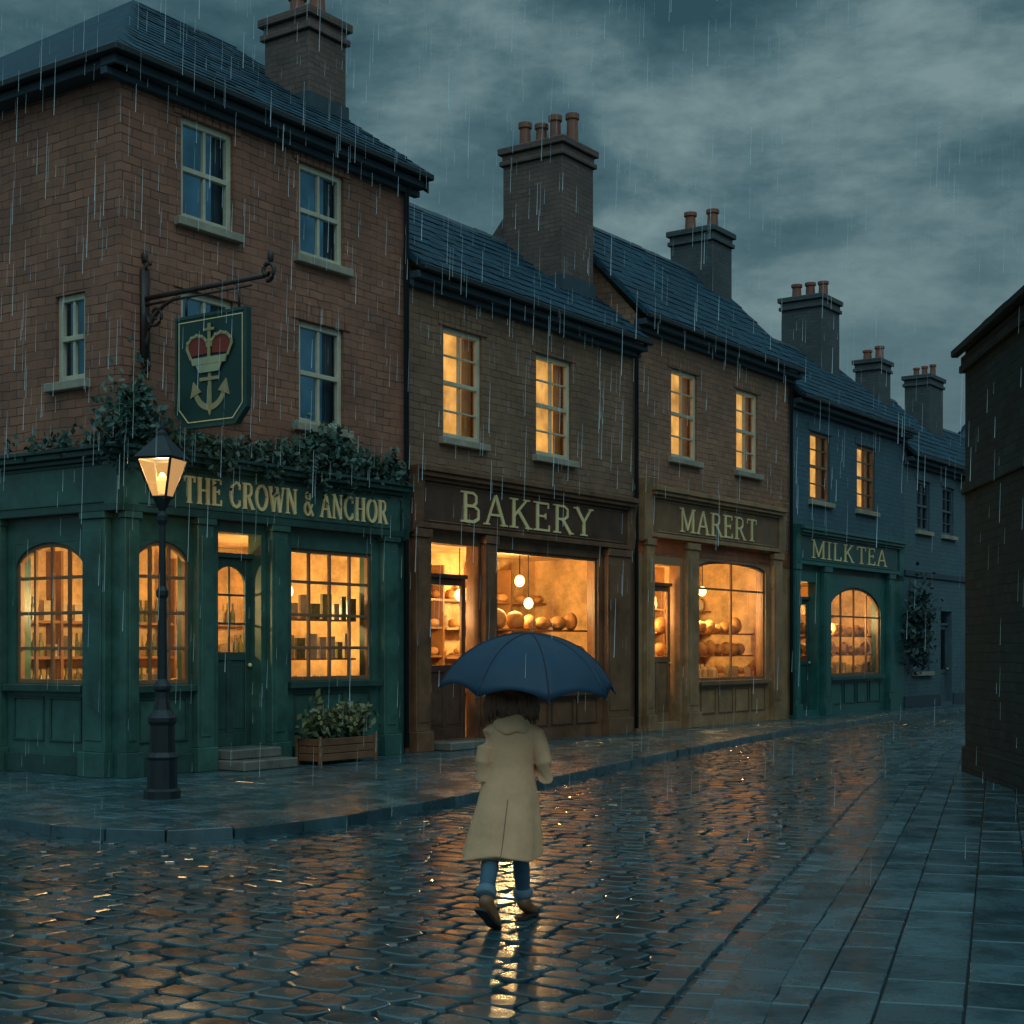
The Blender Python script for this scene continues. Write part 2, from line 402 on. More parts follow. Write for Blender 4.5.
def lettering(p, text, s0, s1, hc, H, t):
    tot = sum(G[c][0] for c in text) + .10 * (len(text) - 1)
    k = (s1 - s0) / tot; x = s0; n = 0
    for c in text:
        w, strokes = G[c]
        for pts, wd in strokes:
            n += 1; off = t + .0007 * (n % 9)
            for (xa, ya), (xb, yb) in zip(pts, pts[1:]):
                A = Vector((x + xa * k, hc - H / 2 + ya * H)); Bv = Vector((x + xb * k, hc - H / 2 + yb * H))
                d = (Bv - A).normalized(); q = Vector((-d.y, d.x)) * wd * H * .5
                ext = d * wd * H * .12 if len(pts) > 2 else d * 0
                A -= ext; Bv += ext
                p.prism([tuple(A + q), tuple(A - q), tuple(Bv - q), tuple(Bv + q)], t - .02, off + .02)
                off += .0001
        x += (w + .10) * k

# -------- shop fronts
def shopwin(B, s0, s1, h0, h1, cols, rows, arch=0, paintm=None, framem='frame_b', transom=None, F=None, tag=''):
    fr = B.p('shop_window_bars' + tag, M[framem], .005, F=F); gl = B.p('shop_window_glass' + tag, M['glass'], F=F)
    a, b = -.13, -.05; w = .07
    fr.box(s0, s0 + w, a, b, h0, h1); fr.box(s1 - w, s1, a, b, h0, h1)
    fr.box(s0 + w, s1 - w, a, b + .003, h0, h0 + w); fr.box(s0 + w, s1 - w, a, b + .003, h1 - w, h1)
    for c in range(1, cols):
        x = s0 + (s1 - s0) * c / cols; fr.box(x - .025, x + .025, a + .015, b - .01, h0 + w, h1 - w)
    hs = [transom] if transom else [h0 + (h1 - h0) * (1 - r / rows) for r in range(1, rows)]
    for y in hs: fr.box(s0 + w, s1 - w, a + .02, b - .006, y - .026, y + .026)
    gl.face([(s0, -.10, h0), (s1, -.10, h0), (s1, -.10, h1), (s0, -.10, h1)])
    if arch:
        ap = B.p('arch_spandrels' + tag, paintm, 0, F=F); ar = B.p('arch_bars' + tag, M[framem], 0, F=F)
        N = 20; c = (s0 + s1) / 2; hf = (s1 - s0) / 2
        f = lambda x: h1 - arch + arch * sqrt(max(0, 1 - ((x - c) / hf) ** 2))
        for i in range(N):
            xa = c - hf * cos(pi * i / N); xb = c - hf * cos(pi * (i + 1) / N)
            ap.prism([(xa, f(xa)), (xb, f(xb)), (xb, h1 + .01), (xa, h1 + .01)], -.048, -.006)
            ar.prism([(xa, f(xa) - .07), (xb, f(xb) - .07), (xb, f(xb)), (xa, f(xa))], -.12, -.044)
def door(B, s0, s1, h0, h1, m, transom=None, glass_frac=.42, tset=-.26, lites=1, archtop=False):
    d = B.p('door_leaf', M[m], .008); fr = B.p('door_frame', M[m], .008); gl = B.p('door_glass', M['glass'])
    top = transom or h1
    if transom:
        fr.box(s0, s1, tset - .02, tset + .09, top, top + .08)
        gl.face([(s0, tset, top + .08), (s1, tset, top + .08), (s1, tset, h1), (s0, tset, h1)])
    w = .13; a, b = tset - .03, tset + .03
    gb = h0 + (top - h0) * glass_frac
    d.box(s0, s0 + w, a, b, h0, top); d.box(s1 - w, s1, a, b, h0, top)
    d.box(s0 + w, s1 - w, a, b - .004, top - .14, top); d.box(s0 + w, s1 - w, a, b - .004, h0, h0 + .22)
    d.box(s0 + w, s1 - w, a, b - .004, gb - .14, gb)
    d.box(s0 + w, s1 - w, a + .01, b - .03, h0 + .22, gb - .14)
    c = (s0 + s1) / 2
    d.box(c - .05, c + .05, a + .01, b - .006, h0 + .22, gb - .14)
    for x0, x1 in ((s0 + w + .05, c - .09), (c + .09, s1 - w - .05)):
        if x1 > x0: d.box(x0, x1, a, b - .018, h0 + .28, gb - .20)
    gl.face([(s0 + w, tset, gb), (s1 - w, tset, gb), (s1 - w, tset, top - .14), (s0 + w, tset, top - .14)])
    if lites > 1:
        d.box(c - .02, c + .02, a + .02, b - .01, gb, top - .14)
        for k in (1, 2):
            y = gb + (top - .14 - gb) * k / 3; d.box(s0 + w, s1 - w, a + .02, b - .013, y - .018, y + .018)
    if archtop:
        ap = B.p('door_arch', M[m])
        N = 12; hf = (s1 - s0) / 2 - w; f = lambda x: top - .14 - .3 + .3 * sqrt(max(0, 1 - ((x - c) / hf) ** 2))
        for i in range(N):
            xa = c - hf * cos(pi * i / N); xb = c - hf * cos(pi * (i + 1) / N)
            ap.prism([(xa, f(xa)), (xb, f(xb)), (xb, top - .13), (xa, top - .13)], a + .012, b - .008)
    k = B.p('door_handle', M['gold'], smooth=True)
    k.ell(s1 - .07, tset + .07, h0 + (top - h0) * .43, .035, .035, .035)

def room(B, s0, s1, h0, h1, depth, kind, lights, power, left=True):
    r = B.p('shop_interior_walls', M['room']); y0, y1 = -.34, -.34 - depth
    r.face([(s0, y1, h0), (s1, y1, h0), (s1, y1, h1), (s0, y1, h1)])
    if left: r.face([(s0, y0, h0), (s0, y1, h0), (s0, y1, h1), (s0, y0, h1)])
    r.face([(s1, y0, h0), (s1, y1, h0), (s1, y1, h1), (s1, y0, h1)])
    r.face([(s0, y0, h1), (s1, y0, h1), (s1, y1, h1), (s0, y1, h1)])
    fl = B.p('shop_floor', M['wood']); fl.face([(s0, y0, h0), (s1, y0, h0), (s1, y1, h0), (s0, y1, h0)])
    sh = B.p('shelves', M['wood'])
    br = B.p('shop_goods_bread', M['bread'], smooth=True); ja = B.p('shop_goods_jars', M['jar'], smooth=False); bo = B.p('shop_goods_bottles', M['bottle'])
    def shelfunit(yb):
        levels = [1.15 + .62 * i for i in range(int((h1 - 1.5) / .62))]
        for L in levels:
            sh.box(s0 + .1, s1 - .1, yb, yb + .38, L, L + .05)
            x = s0 + .25
            while x < s1 - .3:
                w = random.uniform(.14, .34)
                if random.random() < .10: x += .3; continue
                if kind == 'bread':
                    if random.random() < .7: br.ell(x + w / 2, yb + .2, L + .05 + .09, w * .55, .14, random.uniform(.08, .16))
                    else: ja.lathe(x + w / 2, yb + .2, [(w * .3, L + .05), (w * .4, L + .15), (w * .36, L + .3), (w * .2, L + .34)], 10)
                elif kind == 'pub':
                    if random.random() < .5:
                        q = random.uniform(.045, .06)
                        for j in range(2): bo.lathe(x + j * .14, yb + .2, [(q, L + .05), (q, L + .27), (q * .4, L + .35), (q * .4, L + .46)], 8)
                    else: ja.box(x, x + w * .8, yb + .08, yb + .3, L + .05, L + random.uniform(.25, .5))
                else:
                    if random.random() < .5: ja.lathe(x + w / 2, yb + .2, [(w * .3, L + .05), (w * .42, L + .12), (w * .42, L + .3), (w * .3, L + .34), (w * .3, L + .38)], 10)
                    else: br.ell(x + w / 2, yb + .2, L + .15, w * .5, .15, .11)
                x += w + random.uniform(.06, .16)
        for k in range(int((s1 - s0) / 1.3)):
            x = s0 + .1 + k * 1.3; sh.box(x, x + .05, yb, yb + .4, .9, h1 - .3)
    shelfunit(y1 + .02)
    sh.box(s0 + .2, s1 - .2, -.95, -.38, 1.0, 1.06)
    x = s0 + .35
    while x < s1 - .5:
        w = random.uniform(.2, .5); z = 1.06
        if kind == 'bread' or random.random() < .3:
            hgt = random.uniform(.1, .2); br.ell(x + w / 2, -.62, z + hgt * .8, w * .5, .18, hgt)
            if random.random() < .5: br.ell(x + w / 2, -.66, z + hgt * 1.6 + .1, w * .42, .16, hgt * .8)
        elif random.random() < .5: ja.lathe(x + w / 2, -.62, [(w * .25, z), (w * .34, z + .1), (w * .3, z + .35), (w * .14, z + .42)], 10)
        else: ja.box(x, x + w * .8, -.75, -.55, z, z + random.uniform(.3, .6))
        x += w + .08
    if kind == 'pub':      # bottles and framed cards on glass shelves just inside the window
        for yy in (1.75, 2.45):
            sh.box(3.7, 5.9, -.62, -.42, yy, yy + .03)
            x = 3.78
            while x < 5.8:
                w = random.uniform(.12, .26); (ja if random.random() < .8 else bo).box(x, x + w, -.56, -.5, yy + .03, yy + random.uniform(.3, .5)); x += w + .07
    if kind in ('bread', 'market'):
        for q, yy in enumerate((1.75, 2.35)):
            a_ = s0 + 2.6 if kind == 'bread' else s0 + 2.3
            sh.box(a_, s1 - .4, -1.15, -.85, yy, yy + .04)
            x = a_ + .2
            while x < s1 - .9:
                w = random.uniform(.3, .6); hh = random.uniform(.12, .24)
                br.ell(x + w / 2, -1.0, yy + .04 + hh * .9, w * .5, .16, hh); x += w + .08
    gm = B.p('pendant_lamps', M['globe'], smooth=True); co = B.p('pendant_cords', M['iron'])
    for L_ in lights:
        ls, lh = L_[:2]; yy = L_[2] if len(L_) > 2 else -.95
        gm.ell(ls, yy, lh, .11, .11, .13, 14, 10); co.box(ls - .008, ls + .008, yy - .008, yy + .008, lh + .1, h1)
        if len(L_) > 3: continue
        ld = bpy.data.lights.new('shop_lamp_light', 'POINT'); ld.energy = power; ld.color = (1, .61, .235); ld.shadow_soft_size = .12
        lo = bpy.data.objects.new('shop_lamp_light', ld); coll.objects.link(lo); lo.location = B.F.w(ls, yy - .25, lh - .3); lo.parent = B.e

def panels(p, s0, s1, h0, h1, t, n):
    w = (s1 - s0) / n
    for i in range(n):
        a, b = s0 + i * w + .07, s0 + (i + 1) * w - .07
        if b - a < .1: continue
        for q in ((a, b, h0, h0 + .04), (a, b, h1 - .04, h1)): p.box(q[0], q[1], t, t + .025, q[2], q[3])
        p.box(a, a + .04, t, t + .022, h0 + .04, h1 - .04); p.box(b - .04, b, t, t + .022, h0 + .04, h1 - .04)

def pilaster(B, s0, s1, m, md, top, F=None, tag=''):
    p = B.p('pilasters' + tag, M[m], .012, F=F)
    p.box(s0 - .04, s1 + .04, .003, .20, 0, .38); p.box(s0, s1, .003, .14, .38, top - .18)
    p.box(s0 - .03, s1 + .03, .003, .18, top - .18, top - .02)
    p.box(s0 + .07, s1 - .07, .14, .157, .55, top - .35)
def console(B, s0, s1, m, h0, h1, F=None, tag=''):
    p = B.p('consoles' + tag, M[m], .012, F=F); n = 8
    poly = [(.003, h0), (.12, h0)]
    for i in range(n + 1):
        q = i / n; poly.append((.16 + .14 * q * q + .03 * sin(q * 2 * pi), h0 + .05 + (h1 - h0 - .05) * q))
    poly.append((.003, h1))
    p.prism_s(poly, s0, s1)
def fascia(B, s0, s1, m, md, h0, h1, hc, F=None, tag=''):
    p = B.p('fascia' + tag, M[m], .008, F=F); q = B.p('fascia_mouldings' + tag, M[md], .012, F=F)
    p.box(s0, s1, .003, .15, h0, h1)
    q.box(s0 - .05, s1 + .05, .003, .19, h0 - .10, h0 - .002); q.box(s0 - .04, s1 + .04, .003, .22, h1 + .002, h1 + .07)
    q.box(s0 - .10, s1 + .10, .003, .32, h1 + .072, h1 + .16); q.box(s0 - .14, s1 + .14, .003, .38, h1 + .162, hc)
    q.box(s0 + .28, s1 - .28, .15, .168, h0 + .03, h0 + .06); q.box(s0 + .28, s1 - .28, .15, .168, h1 - .06, h1 - .03)

def shell(B, s0, s1, eave, ridge, d, wallm):
    w = B.p('side_and_back_walls', M[wallm])
    g = lambda s: w.face([(s, 0, 0), (s, 0, eave), (s, -d, ridge - .15), (s, -2 * d, eave), (s, -2 * d, 0)])
    g(s0); g(s1)
    w.face([(s0, -2 * d, 0), (s1, -2 * d, 0), (s1, -2 * d, eave), (s0, -2 * d, eave)])

# ================================================================== THE PUB
B = Bld('corner_pub')
PT = 4.1
ops = [(1.22, 2.36, 8.74, 10.35), (3.92, 5.08, 8.74, 10.35), (1.22, 2.36, 5.85, 7.62), (3.92, 5.08, 5.85, 7.62)]
wallgrid(B.p('brick_front', M['brick_pub']), 0, 6.8, 4.0, 10.9, ops)
for o in ops: sash(B, *o, lit=False, rows=2, lintel='brick_pub')
sp = B.p('shopfront_panel', M['green'])
so = [(.28, 1.42, 1.40, 3.62), (2.02, 3.0, .34, 3.85), (3.72, 5.86, 1.40, 3.68)]
wallgrid(sp, 0, 6.8, 0, 4.0, so)
shopwin(B, *so[0], 3, 4, arch=.42, paintm=M['green'])
shopwin(B, *so[2], 4, 4, arch=0, paintm=M['green'])
door(B, *so[1], 'green_d', transom=3.45, glass_frac=.50, lites=3, archtop=True)
pm = B.p('stallriser_mouldings', M['green_d'], .006)
panels(pm, .28, 1.42, .5, 1.2, .003, 1); panels(pm, 3.72, 5.86, .5, 1.2, .003, 3)
for a, b in ((-.02, .26), (1.45, 1.80), (3.12, 3.50), (6.05, 6.45)): pilaster(B, a, b, 'green', 'green_d', PT)
pm.box(.27, 1.43, .003, .14, 1.28, 1.385); pm.box(3.6, 5.98, .003, .14, 1.28, 1.385)
pm.box(.31, 1.40, .003, .09, 0, .3); pm.box(3.55, 6.0, .003, .09, 0, .3)
fascia(B, -.05, 6.5, 'green', 'green_d', 4.12, 4.78, 5.0)
console(B, 6.5, 6.74, 'green_d', 3.95, 5.0)
lettering(B.p('gold_lettering', M['gold']), 'THE CROWN & ANCHOR', 1.12, 6.1, 4.45, .42, .155)
st = B.p('door_steps', M['stepst'], .02); st.box(1.86, 3.1, .003, .75, 0, .165); st.box(1.9, 3.06, .003, .42, .167, .33)
# side wall
so2 = [(-1.5, -.8, 6.1, 7.45), (-4.4, -3.4, 6.1, 7.45), (-4.4, -3.4, 8.8, 10.3)]
wallgrid(B.p('brick_side', M['brick_pub'], F=F2), -10, 0, 4.0, 10.9, so2)
for o in so2: sash(B, *o, lit=False, rows=2, F=F2, tag='_side', cur=False)
sl2 = [(-2.5, -.85, 1.4, 3.62), (-5.2, -3.3, 1.4, 3.62)]
wallgrid(B.p('side_shopfront_panel', M['green'], F=F2), -10, 0, 0, 4.0, sl2)
for o in sl2: shopwin(B, *o, 4, 4, arch=.42, paintm=M['green'], F=F2, tag='_side')
for a, b in ((-.70, -.18), (-3.1, -2.7), (-5.9, -5.5)): pilaster(B, a, b, 'green', 'green_d', PT, F=F2, tag='_side')
fascia(B, -9.9, .10, 'green', 'green_d', 4.12, 4.78, 5.0, F=F2, tag='_side')
pm2 = B.p('side_stallriser', M['green_d'], .006, F=F2)
panels(pm2, -2.6, -.8, .5, 1.2, .003, 2); pm2.box(-2.65, -.75, .003, .14, 1.28, 1.385); pm2.box(-9.9, -.75, .003, .09, 0, .3)
# hipped roof
e, rg, d, ov = 10.9, 14.6, 5.0, .38
r = B.p('hipped_roof', M['slate'])
c0, c1, c2, c3 = (-ov, ov, e), (7.1, ov, e), (7.1, -2 * d - ov, e), (-ov, -2 * d - ov, e)
ra, rb = (4.6, -d, rg), (7.1, -d, rg)
r.face([c0, c1, rb, ra]); r.face([c2, c3, ra, rb]); r.face([c3, c0, ra])
lo = lambda p: (p[0], p[1], p[2] - .15)
r.face([c1, rb, lo(rb), lo(c1)]); r.face([rb, c2, lo(c2), lo(rb)]); r.face([c0, c1, lo(c1), lo(c0)]); r.face([c3, c0, lo(c0), lo(c3)])
r.face([lo(c1), lo(rb), (4.6, -d, rg - .15), lo(c0)])
slates(B.p('slate_courses', M['slate']), -ov, 7.1, e, rg, d, ov, hip=4.6 + ov)
gutter(B, -ov, 7.1, e)
g2 = B.p('side_gutter', M['iron'], .02, F=F2); g2.box(-10.4, ov + .1, ov - .02, ov + .11, e - .17, e - .05)
g3 = B.p('side_cornice', M['lead'], .01, F=F2); g3.box(-10.4, .3, .003, ov - .05, e - .30, e - .16)
vb = B.p('verge_board', M['iron']); vb.prism_s([(ov, e - .16), (-d, rg - .16), (-d, rg - .40), (ov, e - .40)], 7.0, 7.06)
w = B.p('side_and_back_walls', M['brick_pub'])
w.face([(6.8, 0, 0), (6.8, 0, e - .1), (6.8, -d, rg - .2), (6.8, -2 * d, e - .1), (6.8, -2 * d, 0)])
w.face([(0, -2 * d, 0), (6.8, -2 * d, 0), (6.8, -2 * d, e), (0, -2 * d, e)])
chimney(B, 6.25, 2.0, 1.05, 1.15, 11.5, 14.0, 2, .6)
room(B, .31, 6.6, .3, 3.95, 3.6, 'pub', [(1.1, 3.0, -1.3), (4.9, 3.0, -1.2), (2.5, 3.1, -1.0, 0)], 170, left=False)
dp = B.p('downpipe', M['iron'], smooth=True); dp.tube([(6.74, .1, .1), (6.74, .1, 10.5), (6.74, .35, 10.8)], .05)
B.done()

# ivy on the pub cornice
def leaves(name, pts, size, mat, parent=None):
    v = []; f = []; tone = []
    for (x, y, z, tn) in pts:
        a = random.uniform(0, 2 * pi); b = random.uniform(-1.1, 1.1); s = size * random.uniform(.6, 1.3)
        d = Vector((cos(a) * cos(b), sin(a) * cos(b), sin(b))); q = d.cross(Vector((random.gauss(0, 1), random.gauss(0, 1), random.gauss(0, 1)))).normalized()
        P = Vector((x, y, z)); k = len(v)
        v += [tuple(P - d * s), tuple(P + q * s * .55 - d * s * .1), tuple(P + d * s), tuple(P - q * s * .55 - d * s * .1)]
        f.append((k, k + 1, k + 2, k + 3)); tone += [tn] * 4
    me = bpy.data.meshes.new(name); me.from_pydata(v, [], f)
    at = me.attributes.new('tone', 'FLOAT', 'POINT'); at.data.foreach_set('value', tone)
    me.materials.append(mat); ob = bpy.data.objects.new(name, me); coll.objects.link(ob)
    if parent: ob.parent = parent
    return ob
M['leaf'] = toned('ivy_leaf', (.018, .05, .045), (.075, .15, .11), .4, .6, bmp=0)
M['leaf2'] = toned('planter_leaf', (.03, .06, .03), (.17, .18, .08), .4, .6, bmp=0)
pts = []
def clump(s, t, h, rs, rt, rh, n, F=F1):
    for _ in range(n):
        a = Vector((random.gauss(0, .5), random.gauss(0, .5), random.gauss(0, .5)))
        x, y, z = F.w(s + a.x * rs, t + a.y * rt, h + a.z * rh)
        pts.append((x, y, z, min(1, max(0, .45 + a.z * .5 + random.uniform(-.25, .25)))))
x = -.3
while x < 6.3:
    hh = .16 + .30 * max(0, sin(x * 1.3 + 1.9)) + random.uniform(0, .12)
    clump(x, .17, 5.0 + hh * .5, .34, .22, hh, int(90 + 360 * hh)); x += .3
clump(.15, .15, 5.45, .4, .2, .55, 300); clump(.35, .08, 5.8, .2, .1, .5, 120); clump(4.4, .1, 5.35, .5, .15, .5, 260); clump(6.2, .2, 5.25, .4, .15, .4, 200)
for k in range(9):
    clump(random.uniform(0, 6.3), .36, 4.85, .12, .06, .3, 30)
clump(-.2, -1.0, 5.1, .3, 1.2, .2, 200)
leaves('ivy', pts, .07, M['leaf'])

# planter
pe = empty('flower_planter'); pp = Part(F1)
for i in range(3): pp.box(3.55, 4.95, .78, .82, .06 + i * .13, .18 + i * .13); pp.box(3.55, 4.95, .32, .36, .06 + i * .13, .18 + i * .13)
for x in (3.52, 4.95):
    for i in range(3): pp.box(x, x + .04, .36, .78, .06 + i * .13, .18 + i * .13)
    pp.box(x - .01, x + .06, .8, .85, 0, .48); pp.box(x - .01, x + .06, .29, .34, 0, .48)
pp.build('wooden_box', M['brownp'], pe, .008)
so_ = Part(F1); so_.box(3.57, 4.93, .36, .78, .1, .40); so_.build('soil', M['sole'], pe)
pts = []
for k in range(9): clump(3.65 + k * .15, .57, .64 + random.uniform(-.05, .14), .24, .24, .28, 110)
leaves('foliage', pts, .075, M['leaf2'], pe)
fl = Part(F1)
for k in range(30):
    s_, t_, h_ = random.uniform(3.55, 4.95), random.uniform(.5, .85), random.uniform(.55, .92)
    for j in range(5):
        a = 2 * pi * j / 5; fl.ell(s_ + .025 * cos(a), t_, h_ + .025 * sin(a), .018, .01, .018, 6, 4)
fl.build('flowers', paint('dull_yellow_petals', (.32, .27, .12), .6, .3), pe)

# hanging pub sign
FS = Frame(F1.w(.45, 0, 0)[:2], (UY, -UX), (-UX, -UY))
he = empty('hanging_pub_sign')
ir = Part(FS)
ir.box(.003, .07, -.07, .07, 6.35, 7.75); ir.tube([(.05, 0, 7.30), (2.55, 0, 7.30)], .04); ir.tube([(.05, 0, 7.20), (2.3, 0, 7.20)], .02)
ir.tube([(.06 + .75 * (1 - cos(a)), 0, 6.55 + .67 * sin(a)) for a in [pi / 2 * i / 10 for i in range(11)]], .03)
def curl(cx, cz, r, a0, turns, sgn=1, n=22):
    return [(cx + r * (1 - .75 * i / n) * cos(a0 + sgn * turns * 2 * pi * i / n), 0, cz + r * (1 - .75 * i / n) * sin(a0 + sgn * turns * 2 * pi * i / n)) for i in range(n + 1)]
ir.tube(curl(.28, 7.02, .18, pi, 1.3), .024); ir.tube(curl(2.62, 7.36, .15, -pi / 2, 1.2), .032); ir.tube(curl(.04, 7.80, .12, 0, 1.1), .028); ir.tube(curl(.06, 6.28, .12, pi, 1.1), .028)
ir.ell(.04, 0, 7.94, .05, .05, .09); ir.ell(2.68, 0, 7.56, .05, .05, .10)
for x in (.95, 2.05): ir.tube([(x, 0, 7.22), (x, 0, 6.92)], .02)
ir.build('iron_bracket', M['rust'], he, smooth=True)
bd = Part(FS); out = [(.76, 6.9), (2.24, 6.9), (2.24, 5.45), (2.02, 5.22), (.98, 5.22), (.76, 5.45)]
bd.prism(out, -.04, .04); bd.build('sign_board', M['signgreen'], he, .008)
fr = Part(FS); fk = Part(FS)
cx = 1.5; cz = 6.06
def scaled(k): return [(cx + (x - cx) * k, cz + (z - cz) * k) for x, z in out]
for side in (1, -1):
    for (k0, k1, tt, P_) in ((1.0, .945, .055, fk), (.90, .882, .047, fr)):
        A, C = scaled(k0), scaled(k1)
        for i in range(6):
            j = (i + 1) % 6
            P_.prism([A[i], A[j], C[j], C[i]], side * .0405, side * tt)
fr.build('gold_border', M['gold'], he); fk.build('sign_frame', M['green_d'], he)
rd = Part(FS); gd = Part(FS); cr = Part(FS)
for side in (1, -1):
    a, b = side * .041, side * .060; a2, b2 = side * .0605, side * .072
    def strip(pts_, wd, ta, tb):
        for k_, ((xa, za), (xb, zb)) in enumerate(zip(pts_, pts_[1:])):
            dd = Vector((xb - xa, zb - za)).normalized(); nn = Vector((-dd.y, dd.x)) * wd; ex = dd * wd * .3; e2 = side * .0006 * (k_ % 3)
            gd.prism([(xa - ex.x + nn.x, za - ex.y + nn.y), (xa - ex.x - nn.x, za - ex.y - nn.y), (xb + ex.x - nn.x, zb + ex.y - nn.y), (xb + ex.x + nn.x, zb + ex.y + nn.y)], ta, tb + e2)
    for q in (-1, 1):
        # two red velvet lobes of the cap, each bounded by a gold arch that springs from the circlet
        rd.prism([(cx + q * .045, 6.30)] + [(cx + q * (.25 + .19 * cos(t_)), 6.40 + .155 * sin(t_)) for t_ in [pi - pi * i / 9 for i in range(10)]] + [(cx + q * .36, 6.28)], a, b)
        strip([(cx + q * (.25 + .215 * cos(t_)), 6.40 + .175 * sin(t_)) for t_ in [pi - pi * i / 10 for i in range(11)]] + [(cx + q * .38, 6.24)], .022, a2, b2)
        for i in range(5):
            t_ = pi * .85 - pi * .7 * i / 4; x_, z_ = cx + q * (.25 + .215 * cos(t_)), 6.40 + .185 * sin(t_)
            cr.prism([(x_ + .022 * cos(k * pi / 3), z_ + .022 * sin(k * pi / 3)) for k in range(6)], b2 + side * .002, b2 + side * .012)
    strip([(cx, 6.24), (cx, 6.50)], .028, a2 + side * .004, b2 + side * .005)
    cr.prism([(cx - .34, 6.14), (cx + .34, 6.14), (cx + .37, 6.245), (cx - .37, 6.245)], a2, b2 + side * .010)
    cr.prism([(cx - .2, 6.02), (cx + .2, 6.02), (cx + .27, 6.136), (cx - .27, 6.136)], a2, b2 + side * .008)
    gd.prism([(cx - .035, 5.52), (cx + .035, 5.52), (cx + .028, 6.016), (cx - .028, 6.016)], a, b)
    gd.prism([(cx - .03, 6.505), (cx + .03, 6.505), (cx + .03, 6.74), (cx - .03, 6.74)], a2, b2); gd.prism([(cx - .11, 6.63), (cx + .11, 6.63), (cx + .11, 6.67), (cx - .11, 6.67)], b2, b2 + side * .006)
    gd.prism([(cx - .2, 5.90), (cx + .2, 5.90), (cx + .2, 5.95), (cx - .2, 5.95)], b, b + side * .008)
    N = 14
    for i in range(N):
        a0 = pi + pi * .06 + pi * .88 * i / N; a1 = pi + pi * .06 + pi * .88 * (i + 1) / N
        R, r0 = .34, .27
        gd.prism([(cx + R * cos(a0), 5.80 + R * sin(a0)), (cx + R * cos(a1), 5.80 + R * sin(a1)), (cx + r0 * cos(a1), 5.82 + r0 * sin(a1)), (cx + r0 * cos(a0), 5.82 + r0 * sin(a0))], a, b - side * .004)
    for q in (-1, 1):
        gd.prism([(cx + q * .40, 5.66), (cx + q * .18, 5.74), (cx + q * .34, 5.90)], a, b + side * .003)
    gd.prism([(cx - .05, 5.50), (cx, 5.38), (cx + .05, 5.50)], a, b + side * .002)
gold2 = paint('aged_gold_paint', (.44, .34, .16), .5, .4)
rd.build('red_crown', M['redp'], he); gd.build('gold_anchor', gold2, he); cr.build('crown_band', M['cream'], he)

# ================================================================== generic terrace shop
def terrace(name, s0, s1, eave, ridge, d, wallm, uppers, lit, framem='frame', rows=3, lintel=None):
    B = Bld(name)
    s0 += .005; s1 -= .005
    wallgrid(B.p('brick_front', M[wallm]), s0, s1, 4.2, eave, uppers)
    for o, l in zip(uppers, lit): sash(B, *o, lit=l, rows=rows, lintel=lintel or wallm, framem=framem, backm=None if l else 'blueglow')
    shell(B, s0, s1, eave, ridge, d, wallm)
    return B, s0, s1

# bakery
B, a, b = terrace('bakery_building', 6.82, 15.45, 9.2, 11.5, 2.5, 'brick_bak', [(7.99, 9.28, 6.08, 8.24), (11.23, 12.62, 6.08, 8.24)], [1, 1])
so = [(7.62, 9.15, .17, 4.0), (9.75, 13.75, 1.05, 4.0)]
wallgrid(B.p('shopfront_panel', M['brownp']), a, b, 0, 4.2, so)
door(B, 7.72, 9.05, .17, 4.0, 'brown_d', transom=3.35, glass_frac=.46, tset=-.27)
shopwin(B, *so[1], 1, 1, paintm=M['brownp'], framem='tan_d', transom=None)
for q in ((6.98, 7.42), (9.22, 9.62), (13.95, 14.95)): pilaster(B, *q, 'brownp', 'brown_d', 4.25)
fascia(B, 7.05, 14.85, 'brown_d', 'brownp', 4.35, 5.15, 5.42)
console(B, 6.86, 7.16, 'brownp', 4.15, 5.38); console(B, 14.75, 15.1, 'brownp', 4.15, 5.38)
lettering(B.p('gold_lettering', M['gold']), 'BAKERY', 8.35, 13.25, 4.75, .60, .155)
pm = B.p('stallriser_mouldings', M['brown_d'], .006); panels(pm, 9.75, 13.75, .3, .85, .003, 4); pm.box(9.7, 13.8, .003, .14, .93, 1.04)
roof(B, a, b, 9.2, 11.5, 2.5)
room(B, a + .2, b - .2, .1, 4.1, 2.4, 'bread', [(8.6, 3.0), (12.0, 3.45), (13.3, 3.0, -1.6, 0), (10.4, 3.1, -1.4, 0)], 250)
st = B.p('door_steps', M['stepst'], .02); st.box(7.6, 9.15, .003, .5, 0, .16)
chimney(B, 14.2, 1.65, 1.35, 1.65, 9.6, 13.65, 4, .68, 'brick_chim', True)
dp = B.p('downpipe', M['iron'], smooth=True); dp.tube([(15.3, .1, .1), (15.3, .1, 8.8), (15.3, .35, 9.05)], .05)
B.done()
# market
B, a, b = terrace('market_building', 15.45, 24.1, 9.85, 12.75, 2.5, 'brick_mar', [(17.15, 18.5, 6.66, 8.84), (20.7, 22.0, 6.68, 8.84)], [1, 1])
so = [(16.2, 17.6, .17, 4.0), (18.6, 22.5, 1.15, 4.25)]
wallgrid(B.p('shopfront_panel', M['tan']), a, b, 0, 4.7, so)
door(B, 16.25, 17.55, .17, 4.0, 'tan_d', transom=3.5, glass_frac=.48, tset=-.27)
shopwin(B, *so[1], 2, 1, arch=.22, paintm=M['tan'], framem='tan_d', transom=3.5)
for q in ((15.75, 16.1), (17.75, 18.35), (22.75, 23.3)): pilaster(B, *q, 'tan', 'tan_d', 4.6)
fascia(B, 15.95, 23.0, 'tan_d', 'tan', 4.72, 5.55, 5.82)
console(B, 15.55, 15.95, 'tan', 4.5, 6.0); console(B, 23.0, 23.4, 'tan', 4.5, 6.0)
lettering(B.p('gold_lettering', M['gold']), 'MARERT', 17.3, 21.6, 5.12, .58, .155)
